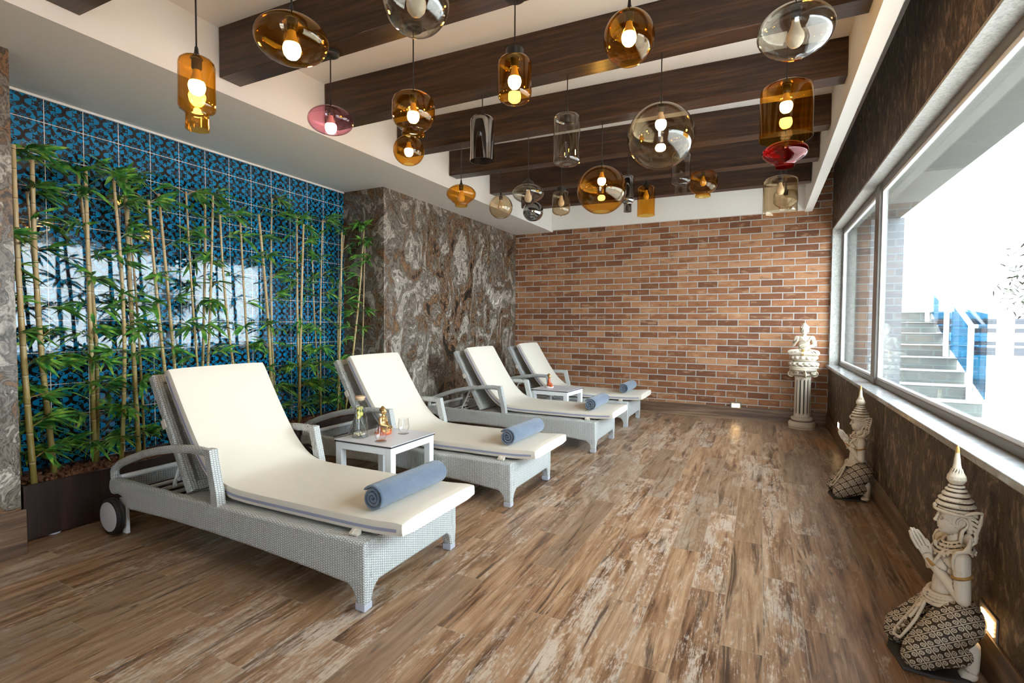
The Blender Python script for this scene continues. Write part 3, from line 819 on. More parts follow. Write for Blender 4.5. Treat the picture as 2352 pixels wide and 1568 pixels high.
for sx in (-1, 1):
    for sy in (-1, 1):
        M = Matrix.Rotation(atan2(sy, sx) - pi / 4 + .12, 3, 'Z')
        pts = []
        for i in range(40):
            a = i / 39 * 4.4 * pi; r = .044 * (1 - i / 46); pts.append(M @ Vector((.126 + r * cos(a + 1.2), 0, .648 + r * sin(a + 1.2))))
        b.tube(pts, [.0095 * (1 - .45 * i / 39) for i in range(40)], 8)
        b.ell(M @ Vector((.126, 0, .648)), (.010, .012, .010))
        b.ell(M @ Vector((.100, 0, .655)), (.04, .022, .03), M)
for k in range(4):
    M = Matrix.Rotation(k * pi / 2 + pi / 4 + .12, 3, 'Z')
    for j in range(7): a = j / 7 * 2 * pi; b.ell(M @ Vector((.017 * cos(a), -.115, .668 + .017 * sin(a))), (.010, .010, .010), None, 8, 6)
    b.ell(M @ Vector((0, -.117, .668)), (.009, .012, .009), None, 8, 6)
    b.cap(M @ Vector((-.085, -.09, .640)), M @ Vector((.085, -.09, .640)), .012, .012)
remesh(b.build('capital', MT['orn'], co, True, 40), .0026, 0)
bu = thing('buddha_statue', 'cream seated meditating statue with one hand raised on the column pedestal', 'statue', (px_ + .005, py_, .712), radians(-10))
b = MB()
b.lathe([(.001, 0), (.150, 0), (.155, .012), (.150, .024), (.135, .03), (.145, .055), (.128, .078), (.110, .084), (.124, .098), (.138, .125), (.132, .145), (.105, .158), (.001, .160)], 44, sy=.86)
for k in range(14):
    a = 2 * pi * k / 14; b.ell((.137 * cos(a), .118 * sin(a), .055), (.026, .026, .020), None, 10, 6); b.ell((.128 * cos(a + .2), .110 * sin(a + .2), .128), (.024, .024, .022), None, 10, 6); b.ell((.141 * cos(a + .22), .121 * sin(a + .22), .040), (.020, .020, .013), None, 10, 6)
remesh(b.build('base', MT['statue'], bu), .004, 2)
b = MB(); buddha_body(b, .405, right_raised=True); buddha_head(b, .405)
for k in range(5): b.tube([(.405 * (-.33 + .02 * k), .405 * (-.20 + .012 * k), .405 * (.06 + .0 * k)), (.405 * (-.30 + .02 * k), .405 * (-.235), .405 * (.10)), (.405 * (-.2 + .02 * k), .405 * (-.25), .405 * (.13))], .004, 6)
for s in (-1, 1):
    for k in range(4): b.tube([(.405 * (s * (.30 - .05 * k) + .10 * cos(a_) * (1 - .2 * k)), .405 * (-.225 - .01 * k), .405 * (.075 + .075 * sin(a_) * (1 - .2 * k))) for a_ in [j * pi / 8 for j in range(9)]], .0035, 6)
b.tube([(.405 * .19, -.02, .405 * .56), (.405 * .12, -.055, .405 * .40), (.405 * -.10, -.058, .405 * .28)], .008, 8); b.tube([(.405 * -.08, -.045, .405 * .55), (.405 * .0, -.055, .405 * .45), (.405 * .09, -.058, .405 * .36)], .006, 8)
remesh(b.build('body', MT['statue'], bu), .0032, 2).location = (0, 0, .155)
b = MB(); buddha_hair(b, .405); remesh(b.build('hair', MT['statue'], bu), .003, 1).location = (0, 0, .155)
MB().hexa([(-.016, -.126, .160), (.016, -.126, .160), (.016, -.100, .160), (-.016, -.100, .160), (-.013, -.106, .232), (.013, -.106, .232), (.013, -.085, .232), (-.013, -.085, .232)]).build('sash', MT['goldtrim'], bu, False, bevel=.004)

# ------------------------------------------------------------------ kneeling statues (facing -x, left side towards -y)
def make_kneeler():
    t = thing('kneeling_statue', 'cream kneeling praying statue with tall pointed crown nearest the camera', 'statue', group='kneeling praying statues')
    # coordinates: x relative to .59, y relative to centre, z world
    X0 = .59
    def V(x, y, z):
        w = min(max((z - .2) / .25, 0), 1); q = min(max((abs(y) - .05) / .05, 0), 1)
        k = 1 + .05 * w * (1 - q * q * (3 - 2 * q))
        return (x * k - X0, y, 1.22 - (1.22 - z) * k)
    b = MB(); E = lambda c, r, M=None: b.ell(V(*c), r, M); K = lambda p, q, r0, r1: b.cap(V(*p), V(*q), r0, r1)
    # torso
    K((.612, 0, .26), (.604, 0, .335), .047, .043); E((.602, 0, .390), (.047, .066, .068)); E((.602, 0, .432), (.046, .086, .034))
    K((.608, 0, .45), (.608, 0, .535), .025, .024)
    E((.568, -.034, .405), (.022, .025, .026)); E((.568, .034, .405), (.022, .025, .026))
    # head with face towards -x
    E((.606, 0, .575), (.046, .041, .052)); E((.592, 0, .554), (.0385, .034, .044)); E((.574, 0, .527), (.014, .017, .011))
    K((.561, 0, .585), (.5545, 0, .560), .0045, .0075); E((.552, 0, .5575), (.0075, .0075, .006)); E((.5615, 0, .5425), (.006, .012, .0032)); E((.5625, 0, .5360), (.0062, .010, .0034))
    for s in (-1, 1):
        b.tube([V(.5605 + .0015 * abs(k), s * .0185 + .0105 * k, .5715 - .0022 * (1 - k * k)) for k in (-1, -.5, 0, .5, 1)], [.0012, .0026, .0030, .0026, .0012], 8)
        b.tube([V(.5590 + .002 * abs(k), s * .0185 + .0125 * k, .5835 + .0028 * (1 - k * k)) for k in (-1, -.5, 0, .5, 1)], [.0010, .0020, .0022, .0020, .0010], 8)
    # arms
    for s in (-1, 1):
        K((.628, s * .094, .430), (.630, s * .116, .298), .0255, .0220); K((.630, s * .116, .298), (.545, s * .028, .403), .0215, .0140)
        K((.545, s * .026, .404), (.534, s * .013, .425), .0138, .0145)
        # palm and fingers of joined hands
        E((.527, s * .0100, .443), (.0185, .0075, .026), Matrix.Rotation(radians(-32), 3, 'Y'))
        for j, (o, ln) in enumerate(((-.0150, .048), (-.0050, .057), (.0050, .060), (.0148, .051))):
            d = Vector((-.47, 0, .88)); nrm = Vector((.88, 0, .47))
            p = Vector((.517, s * .0085, .459)) - nrm * o; q = p + d * ln * .6; r = q + (Vector((-.44, -s * .05, .90)) + nrm * o * 9) * ln * .42
            K(p, q, .0057, .0054); K(q, r, .0054, .0040)
        K((.541, s * .010, .430), (.537, s * .012, .462), .0062, .005); K((.537, s * .012, .462), (.531, s * .008, .480), .005, .0038)
    body = remesh(b.build('body', MT['statue'], t), .0021, 1)
    # skirted hips, thighs and shins
    b = MB()
    E((.640, 0, .215), (.062, .098, .070)); E((.655, 0, .165), (.058, .100, .060))
    for s in (-1, 1):
        kx = .508 if s < 0 else .486
        kz = .056 if s < 0 else .062
        K((.640, s * .055, .200), (kx + .02, s * .078, kz + .01), .073, .052); K((.63, s * .058, .165), (kx + .04, s * .078, kz), .062, .045)
        K((kx + .01, s * .078, .048), (.640, s * .066, .085), .045, .040)
    remesh(b.build('skirt', MT['skirt'], t), .0038, 3)
    for s in (-1, 1):
        b = MB()
        K((.60, s * .070, .075), (.672, s * .062, .112), .028, .022); E((.676, s * .062, .118), (.022, .024, .024))
        K((.676, s * .062, .105), (.676, s * .064, .040), .023, .020); E((.668, s * .064, .018), (.026, .028, .018))
        for j in range(5): K((.665, s * (.045 + j * .009), .016), (.645, s * (.045 + j * .009), .008), .0065, .005)
        remesh(b.build('foot', MT['statue'], t), .0032, 2)
    # belt and sash
    b = MB()
    for i, (z, r) in enumerate(((.252, .066), (.265, .061), (.278, .056), (.289, .052))):
        b.tube([V(.611 - .002 * i + r * .92 * cos(a), r * 1.12 * sin(a), z + .012 * cos(a)) for a in [2 * pi * k / 32 for k in range(33)]], .0078, 8)
    b.ell(V(.552, 0, .262), (.010, .018, .018))
    remesh(b.build('belt', MT['orn'], t), .003, 1)
    b = MB()
    for s in (-1, 1):
        b.tube([V(.556, s * .012, .25), V(.545, s * .022, .215), V(.528, s * .030, .165), V(.505, s * .034, .122), V(.480, s * .034, .080)], [.005, .006, .006, .006, .005], 10)
        b.tube([V(.556, s * .002, .25), V(.540, s * .006, .20), V(.512, s * .010, .15)], [.005, .007, .005], 8)
    b.tube([V(.480, .034, .080), V(.468, .0, .073), V(.480, -.034, .080)], .006, 8)
    for k in range(7): b.ell(V(.546 - .0105 * k, .008 * (-1) ** k, .220 - .021 * k), (.006, .008, .006), None, 10, 6)
    remesh(b.build('sash', MT['orn'], t), .0032, 1)
    # crown
    b = MB(); cx = .604
    prof = [(.001, .590), (.050, .592), (.0535, .600), (.050, .607), (.044, .610), (.0505, .615), (.0515, .621), (.0475, .626), (.039, .628), (.0455, .633), (.0450, .639), (.040, .643), (.031, .645), (.0385, .650), (.037, .656), (.032, .659), (.023, .661), (.0305, .666), (.029, .671), (.018, .674), (.0235, .678), (.0225, .682), (.0155, .685), (.022, .693), (.0265, .702), (.0255, .714), (.019, .726), (.013, .740), (.010, .756), (.0085, .775), (.0055, .795), (.0035, .812), (.001, .818)]
    b.rings([[V(cx + r * cos(2 * pi * k / 64), r * .94 * sin(2 * pi * k / 64), z) for k in range(64)] for r, z in prof])
    for z, r, nn_ in ((.618, .0515, 34), (.636, .0455, 30)):
        for k in range(nn_): a = 2 * pi * k / nn_; b.ell(V(cx + r * cos(a), r * .94 * sin(a), z), (.0032, .0032, .0034), None, 8, 5)
    for k in range(12): a = 2 * pi * k / 12; b.cap(V(cx + .0255 * cos(a), .0245 * sin(a), .703), V(cx + .0145 * cos(a + .5), .0145 * sin(a + .5), .738), .0026, .0018, 6)
    b.tube([V(cx + .0545 * cos(a), .051 * sin(a), .594 - .004 * cos(a)) for a in [2 * pi * k / 40 for k in range(41)]], .0058, 8)
    b.ell(V(.549, 0, .606), (.007, .009, .011))
    remesh(b.build('crown', MT['orn'], t, True, 45), .0019, 0)
    MB().rings([[V(cx + r * cos(2 * pi * k / 16), r * sin(2 * pi * k / 16), z) for k in range(16)] for r, z in ((.0066, .794), (.0060, .803), (.0045, .812), (.001, .8195))]).build('crown_tip', MT['goldtrim'], t)
    # big ear with flared ornament
    for s in (-1, 1):
        b = MB(); yy = s * .045
        b.tube([V(.612 + .014 * cos(a), yy, .566 + .018 * sin(a)) for a in [radians(d_) for d_ in range(200, -60, -20)]] + [V(.612, yy, .54), V(.609, yy, .515)], [.0045] * 13 + [.006, .007], 8)
        b.ell(V(.611, yy * .95, .512), (.008, .006, .016))
        remesh(b.build('ear', MT['statue'], t), .0026, 1)
        b = MB(); yy = s * .046
        b.tube([V(.608, yy, .588), V(.625, yy * 1.1, .602), V(.645, yy * 1.15, .610), V(.660, yy * 1.15, .612)], [.004, .006, .006, .003], 8)
        b.tube([V(.660, yy * 1.12, .612), V(.656, yy * 1.1, .575), V(.650, yy, .545)], [.004, .006, .005], 8)
        for k in range(4):
            b.tube([V(.632 + .004 * k, yy, .59 - .016 * k), V(.645, yy * 1.08, .584 - .016 * k), V(.652, yy, .572 - .016 * k)], .0045, 8)
        b.ell(V(.640, yy * .8, .565), (.02, .012, .045))
        b.tube([V(.617, yy, .51), V(.632, yy, .498), V(.645, yy, .512), V(.648, yy, .54)], [.006, .008, .008, .006], 8); b.ell(V(.632, yy * .85, .515), (.018, .014, .02))
        remesh(b.build('ear_ornament', MT['orn'], t), .0028, 1)
    # collar, necklace, shoulder ornament
    b = MB()
    for z, r, th in ((.498, .031, .0052), (.488, .040, .0055), (.477, .051, .0055), (.467, .062, .005)):
        b.tube([V(.602 + r * .85 * cos(a) - .002, r * 1.15 * sin(a), z + .012 * cos(a)) for a in [2 * pi * k / 28 for k in range(29)]], th, 8)
    for k in range(22): a = 2 * pi * k / 22; b.ell(V(.602 + .055 * cos(a), .075 * sin(a), .458 + .013 * cos(a)), (.0050, .0050, .0062), None, 8, 6)
    b.ell(V(.553, 0, .476), (.007, .012, .012))
    for s in (-1, 1): b.tube([V(.565, s * .045, .468), V(.548, s * .046, .43), V(.545, s * .03, .39), V(.542, 0, .375)], [.005, .0062, .0062, .005], 8)
    remesh(b.build('collar', MT['orn'], t), .003, 1)
    for s in (-1, 1):
        b = MB(); b.tube([V(.606, s * .100, .385), V(.602, s * .107, .425), V(.612, s * .108, .450), V(.634, s * .108, .458), V(.646, s * .106, .480), V(.648, s * .104, .505)], [.004, .005, .006, .0075, .007, .003], 8)
        b.cap(V(.642, s * .106, .462), V(.648, s * .105, .492), .009, .005)
        remesh(b.build('shoulder_ornament', MT['orn'], t), .003, 1)
        MB().tube([V(.629 + .0252 * cos(a), s * .104 + .0252 * sin(a), .372 + .008 * cos(a)) for a in [2 * pi * k / 24 for k in range(25)]], .0055, 8).build('armlet', MT['goldtrim'], t)
        b = MB()
        for o in (-.006, .004): b.tube([Vector(V(.545, s * .025, .404)) + Vector((.47 * -o + .62 * .019 * cos(a), .019 * sin(a), .88 * o + .55 * .019 * cos(a) * -1 + .02 * .0)) for a in [2 * pi * k / 20 for k in range(21)]], .0048, 8)
        b.build('bracelet', MT['goldtrim'], t)
    MB().prism([(.465, -.03), (.475, -.105), (.56, -.115), (.66, -.10), (.69, -.06), (.69, .06), (.66, .10), (.56, .115), (.475, .105), (.455, .03)], lambda a, c, d: V(a, c, d), .012).build('plinth', MT['flute'], t, False, bevel=.003)
    return t
K1 = make_kneeler(); K1.location = (.590, 2.305, 0); K1.rotation_euler = (0, 0, 0)
dup(K1, (.595, 4.29, 0), 0, 'cream kneeling praying statue with pointed crown farther back, under the window sill')

# ------------------------------------------------------------------ planter, gravel and bamboo
PX0, PX1, PY0, PY1, PZ = -3.975, -3.60, 1.30, 4.075, .315
pl = thing('planter', 'long dark wood planter box below the blue tiles holding the bamboo', 'planter', ((PX0 + PX1) / 2, (PY0 + PY1) / 2, 0))
def ppart(name, mat, *bx):
    o = MB().box(*bx).build(name, MT[mat], pl, False, bevel=.0015); o.matrix_parent_inverse = Matrix.Translation((-(PX0 + PX1) / 2, -(PY0 + PY1) / 2, 0)); return o
ppart('front_panel', 'planter', PX1 - .018, PX1, PY0, PY1, .012, PZ)
ppart('end_panel', 'planter', PX0, PX1 - .018, PY0, PY0 + .018, .012, PZ); ppart('end_panel', 'planter', PX0, PX1 - .018, PY1 - .018, PY1, .012, PZ)
ppart('back_panel', 'planter', PX0, PX0 + .018, PY0 + .018, PY1 - .018, .012, PZ); ppart('bottom', 'planter', PX0 + .018, PX1 - .018, PY0 + .018, PY1 - .018, .012, .20)
for yy in (PY0 + .14, PY1 - .3):
    o = MB().lathe([(.001, 0), (.03, 0), (.034, .004), (.034, .0125), (.001, .0125)], 24, (PX1 - .035, yy, 0)).build('foot', MT['cfoot'], pl); o.matrix_parent_inverse = Matrix.Translation((-(PX0 + PX1) / 2, -(PY0 + PY1) / 2, 0))
b = MB(); ico = bmesh.new(); bmesh.ops.create_icosphere(ico, subdivisions=1, radius=1.0); iv = [v.co.copy() for v in ico.verts]; ifc = [[v.index for v in f.verts] for f in ico.faces]; ico.free()
b.box(PX0 + .019, PX1 - .019, PY0 + .019, PY1 - .019, .19, .278)
rg = random.Random(3)
for i in range(3000):
    c = Vector((rg.uniform(PX0 + .035, PX1 - .035), rg.uniform(PY0 + .035, PY1 - .035), rg.uniform(.272, .300)))
    c.z += .012 * max(0, 1 - abs(c.x + 3.79) / .16)
    r = rg.uniform(.008, .0165); R = Euler((rg.random() * 6, rg.random() * 6, rg.random() * 6)).to_matrix(); sc = Vector((r * rg.uniform(.8, 1.4), r * rg.uniform(.7, 1.1), r * rg.uniform(.55, .9)))
    vs = []
    for v in iv: q = Vector((v.x * sc.x, v.y * sc.y, v.z * sc.z)) * rg.uniform(.82, 1.15); vs.append(b.bm.verts.new(c + R @ q))
    for f in ifc: b.bm.faces.new([vs[k] for k in f])
gv = b.build('gravel', MT['gravel'], None, True, 30); tag(gv, 'reddish brown lava gravel filling the planter', 'gravel'); gv['kind'] = 'stuff'

# (base x, base y, top x, top y, top z, radius, leaf clusters, label)
BAM = __import__('json').loads('''[[-3.655, 1.369, -3.72, 1.341, 2.189, 0.017, 13, "thick tall bamboo cane leaning left, rooted nearest the front left corner of the planter"],
 [-3.8, 1.522, -3.8, 1.451, 2.148, 0.017, 14, "thick bamboo cane second from the left pillar, crossing the first cane\'s leaves"],
 [-3.9, 1.552, -3.9, 1.463, 1.98, 0.011, 11, "thin bamboo cane half hidden behind the second thick cane"],
 [-3.93, 1.407, -3.93, 1.389, 1.464, 0.008, 8, "short thin bamboo stem tight against the left pillar"],
 [-3.91, 1.785, -3.86, 1.695, 2.135, 0.013, 14, "cut bamboo cane just left of the pale tall one, its foot leaning right"],
 [-3.86, 1.755, -3.8, 1.711, 2.18, 0.015, 14, "pale tall bamboo cane rising just right of the slightly shorter cut cane"],
 [-3.78, 1.863, -3.78, 1.854, 2.128, 0.013, 15, "straight bamboo cane behind the head end of the nearest lounger, the left one of two"],
 [-3.86, 2.012, -3.86, 1.961, 2.202, 0.017, 15, "thick greenish bamboo cane behind the nearest lounger, the right one of two"],
 [-3.93, 2.086, -3.93, 2.014, 1.993, 0.009, 9, "thin whitish bamboo stem beside the thick greenish cane"],
 [-3.8, 2.219, -3.76, 2.05, 2.043, 0.013, 12, "bamboo cane leaning left with a plain cut top above the nearest backrest"],
 [-3.88, 2.311, -3.84, 2.161, 2.121, 0.013, 12, "greenish bamboo cane leaning left just behind the plain cut one"],
 [-3.82, 2.451, -3.78, 2.316, 2.166, 0.009, 14, "thin pale bamboo stem behind the nearest backrest with leaves at its top"],
 [-3.92, 2.474, -3.92, 2.549, 2.195, 0.012, 12, "olive bamboo cane standing upright behind two thin pale stems"],
 [-3.8, 2.431, -3.76, 2.506, 2.188, 0.011, 12, "pale bamboo cane with a forked tip leaning right"],
 [-3.78, 2.775, -3.78, 2.573, 2.049, 0.011, 11, "reddish bamboo cane leaning left above the middle of the nearest backrest"],
 [-3.84, 2.888, -3.84, 2.785, 2.088, 0.011, 11, "yellowish bamboo cane leaning left near the far edge of the nearest backrest"],
 [-3.8, 3.045, -3.8, 2.927, 2.123, 0.015, 13, "thick bamboo cane at the right edge of the nearest backrest"],
 [-3.9, 3.175, -3.9, 3.141, 2.314, 0.009, 13, "thin straight bamboo stem rising highest behind the nearest armrest"],
 [-3.9, 3.427, -3.9, 3.407, 2.204, 0.013, 13, "olive upright bamboo cane with a leafy top in the gap between the first two loungers"],
 [-3.76, 3.284, -3.76, 3.357, 2.112, 0.013, 12, "bamboo cane in front of the olive one in the gap between the first two loungers"],
 [-3.92, 3.701, -3.92, 3.599, 2.163, 0.009, 13, "thin bamboo stem leaning left beside the second lounger"],
 [-3.82, 3.6, -3.82, 3.64, 2.208, 0.009, 13, "thin pale upright bamboo stem left of the second lounger\'s backrest"],
 [-3.74, 3.735, -3.74, 3.808, 2.113, 0.011, 11, "bamboo cane at the tiled corner behind the second backrest"],
 [-3.9, 3.944, -3.9, 4.001, 2.125, 0.011, 9, "darker bamboo cane behind the one at the tiled corner"],
 [-3.68, 3.761, -3.68, 4.06, 2.208, 0.011, 13, "bamboo cane leaning strongly right in front of the dark marbled corner"],
 [-3.66, 3.971, -3.66, 4.045, 2.026, 0.007, 10, "thin stem beside the strongly leaning cane at the dark corner"]]''')
def bamboo(bx, by, tx, ty, tz, r, ncl, seed, label):
    t = thing('bamboo', label, 'bamboo', (bx, by, .262), 0, 'bamboo canes in the planter'); g = random.Random(seed)
    top = Vector((tx - bx, ty - by, tz - .262)); L = top.length; pts, rr = [], []
    bend = Vector((g.uniform(-.03, .03), g.uniform(-.04, .04), 0)); nseg = max(5, int(L / .17)); nodes = []
    def at(f): return top * f + bend * sin(pi * f)
    for i in range(nseg + 1):
        f = i / nseg; k = r * (1 - .32 * f)
        if 0 < i < nseg:
            e = .007 / L
            pts += [at(f - e * 1.6), at(f - e), at(f), at(f + e), at(f + e * 1.6)]; rr += [k * .97, k * 1.10, k * 1.02, k * 1.12, k * .97]; nodes.append(f)
        else: pts.append(at(f)); rr.append(k)
    MB().tube(pts, rr, 12).build('culm', MT['culm'], t, True, 70)
    b, tw = MB(), MB()
    for c in range(int(ncl * 1.08)):
        f = nodes[c % len(nodes)] if c < len(nodes) * 2 else g.choice(nodes)
        if g.random() < .12: f = .99
        a = g.uniform(-1.9, 1.9) if bx < -3.85 else g.uniform(-2.6, 2.6)
        d = Vector((cos(a) * .85, sin(a), g.uniform(.1, .8))).normalized(); ln = g.uniform(.05, .15)
        p0 = at(f); p1 = p0 + d * ln
        p1.x = max(p1.x, -3.94 - bx); p1.y = min(max(p1.y, 1.30 - by), 4.03 - by)
        tw.tube([p0, p0.lerp(p1, .5) + Vector((0, 0, .006)), p1], [.0022, .0018, .0011], 5)
        for j in range(g.randint(7, 12)):
            q = p0.lerp(p1, g.uniform(.35, 1.0)); aa = a + g.uniform(-1.25, 1.25)
            ld = Vector((cos(aa), sin(aa), g.uniform(-.5, .75))).normalized(); LL = g.uniform(.09, .175)
            e = q + ld * LL
            if e.x + bx < -3.965: ld.x = abs(ld.x)
            if e.y + by > 4.06: ld.y = -abs(ld.y)
            if e.y + by < 1.28: ld.y = abs(ld.y)
            b.leaf(q, ld, LL, LL * g.uniform(.13, .19), g.uniform(.05, .45), g.uniform(-.9, .9))
    nl = len(b.bm.faces); me = bpy.data.meshes.new('t'); tw.bm.to_mesh(me); tw.bm.free(); b.bm.from_mesh(me); bpy.data.meshes.remove(me)
    fo = b.build('foliage', MT['leaf'], t, True, 80); fo.data.materials.append(MT['culm'])
    for i, p in enumerate(fo.data.polygons): p.material_index = 1 if i >= nl else 0
for i, row in enumerate(BAM): bamboo(*row[:7], 100 + i, row[7])

# ------------------------------------------------------------------ pendant lamps
def prof_of(kind, R, h):
    pts = []
    if kind == 'globe':
        for i in range(3, 29): a = pi * i / 32; pts.append((R * sin(a), -h / 2 * (1 - cos(a)) ))
    elif kind == 'oval':
        for i in range(2, 30): a = pi * i / 32; pts.append((R * sin(a), -h / 2 * (1 - cos(a))))
    elif kind == 'drop':
        for i in range(3, 27): a = pi * i / 32; pts.append((R * sin(a) ** .9, -h * .46 * (1 - cos(a))))
        pts += [(R * .40, -h * .925), (R * .22, -h * .94), (R * .10, -h * .955), (R * .04, -h * .99), (R * .008, -h)]
    elif kind == 'onion':
        for i in range(3, 25): a = pi * i / 32; pts.append((R * sin(a), -h * .42 * (1 - cos(a))))
        pts += [(R * .62, -h * .775), (R * .50, -h * .82), (R * .43, -h * .88), (R * .41, -h * .94), (R * .42, -h)]
    elif kind == 'point':
        for i in range(3, 23): a = pi * i / 32; pts.append((R * sin(a), -h * .41 * (1 - cos(a))))
        pts += [(R * .72, -h * .70), (R * .55, -h * .77), (R * .36, -h * .83), (R * .20, -h * .90), (R * .10, -h * .96), (R * .02, -h)]
    elif kind == 'bottle':
        pts = [(R * .14, 0), (R * .5, -h * .005), (R * .80, -h * .022), (R * .95, -h * .06), (R, -h * .11), (R, -h * .35), (R * 1.02, -h * .60), (R * 1.02, -h * .68), (R * .96, -h * .725), (R * .80, -h * .75), (R * .67, -h * .765), (R * .64, -h * .79), (R * .645, -h * .9), (R * .66, -h)]
    elif kind == 'bowl':
        pts = [(R * .14, 0), (R * .45, -h * .01), (R * .75, -h * .05), (R * .93, -h * .13), (R, -h * .25), (R, -h * .50), (R * .97, -h * .62), (R * .85, -h * .74), (R * .66, -h * .83), (R * .52, -h * .87), (R * .49, -h * .90), (R * .53, -h * .95), (R * .54, -h)]
    elif kind == 'jar':
        pts = [(R * .45, 0), (R * .60, -h * .01), (R * .85, -h * .05), (R * .97, -h * .11), (R, -h * .2), (R, -h * .72), (R * .97, -h * .80), (R * .85, -h * .87), (R * .6, -h * .915), (R * .35, -h * .935), (R * .17, -h * .95), (R * .08, -h * .975), (R * .02, -h)]
    elif kind == 'cyl':
        pts = [(R * .14, 0), (R * .5, -h * .01), (R * .82, -h * .035), (R * .96, -h * .08), (R, -h * .15), (R, -h * .5), (R, -h * .85), (R * 1.01, -h)]
    elif kind == 'closedcyl':
        pts = [(R * .14, 0), (R * .6, -h * .01), (R * .86, -h * .03), (R * .97, -h * .07), (R, -h * .12), (R * .99, -h * .5), (R * 1.0, -h * .9), (R * .96, -h * .955), (R * .8, -h * .985), (R * .4, -h * .975), (R * .02, -h * .965)]
    return pts
def pendant(name, label, kind, x, k, ztop, R, h, mat, lit, capk='cone', canopy=False, yoff=0.0, tint=None):
    y = beam_y(k, x) + yoff; zb = beam_z(k, x)
    t = thing('pendant_lamp', label, 'pendant lamp', (x, y, ztop), 0, 'glass pendant lamps under the beams')
    pts = prof_of(kind, R, h); th = .0028
    inner = [(max(r - th, .0008), z + (th if i == 0 and kind in ('jar',) else 0)) for i, (r, z) in enumerate(pts)]
    closed = kind in ('jar', 'point', 'drop', 'closedcyl')
    if closed: inner[-1] = (.0008, pts[-1][1] + th); inner[-2] = (inner[-2][0], inner[-2][1] + th)
    sh = MB().lathe(pts + inner[::-1] + [pts[0]], 48, cap=False).build('shade', MT[mat], t, True, 60)
    MB().tube([(0, 0, .012), (0, 0, zb - ztop)], .0032, 8).build('cord', MT['cord'], t)
    if canopy: MB().lathe([(.001, 0), (.045, 0), (.048, -.006), (.046, -.020), (.035, -.028), (.001, -.028)], 28, (0, 0, zb - ztop)).build('canopy', MT['black'], t)
    if capk == 'cone': MB().lathe([(.0035, .045), (.006, .04), (.008, .02), (.014, .006), (.022, -.001), (.022, -.004), (.018, -.006), (.018, -.040), (.014, -.046), (.001, -.046)], 20).build('socket', MT['black'], t, True, 35)
    elif capk == 'collar': MB().lathe([(.001, .035), (R * .50, .035), (R * .53, .030), (R * .53, -.002), (R * .48, -.004), (.020, -.006), (.018, -.042), (.001, -.042)], 28).build('socket', MT['black'], t, True, 35)
    else: MB().lathe([(.0035, .055), (.008, .05), (.014, .035), (R * .30, .018), (R * .38, .006), (R * .38, -.004), (.019, -.006), (.018, -.045), (.001, -.045)], 28).build('socket', MT['black'], t, True, 35)
    bz = -.046; br = .029
    bl = MB().lathe([(.012, bz + .004), (.014, bz - .012), (.019, bz - .030), (br, bz - .050), (br * 1.04, bz - .064), (br * .92, bz - .080), (br * .6, bz - .092), (.001, bz - .096)], 24)
    if lit < 0: bl.bm.free()
    elif lit: bl = MB().lathe([(br * .9, bz - .046), (br, bz - .054), (br * 1.04, bz - .064), (br * .92, bz - .080), (br * .6, bz - .092), (.001, bz - .096)], 24).build('bulb', MT['bulb'], t); MB().lathe([(.012, bz + .004), (.014, bz - .012), (.019, bz - .030), (br * .89, bz - .0458)], 24).build('bulb_neck', MT['bulbamb'], t)
    else: bl.build('bulb', MT['bulboff'], t)
    return t
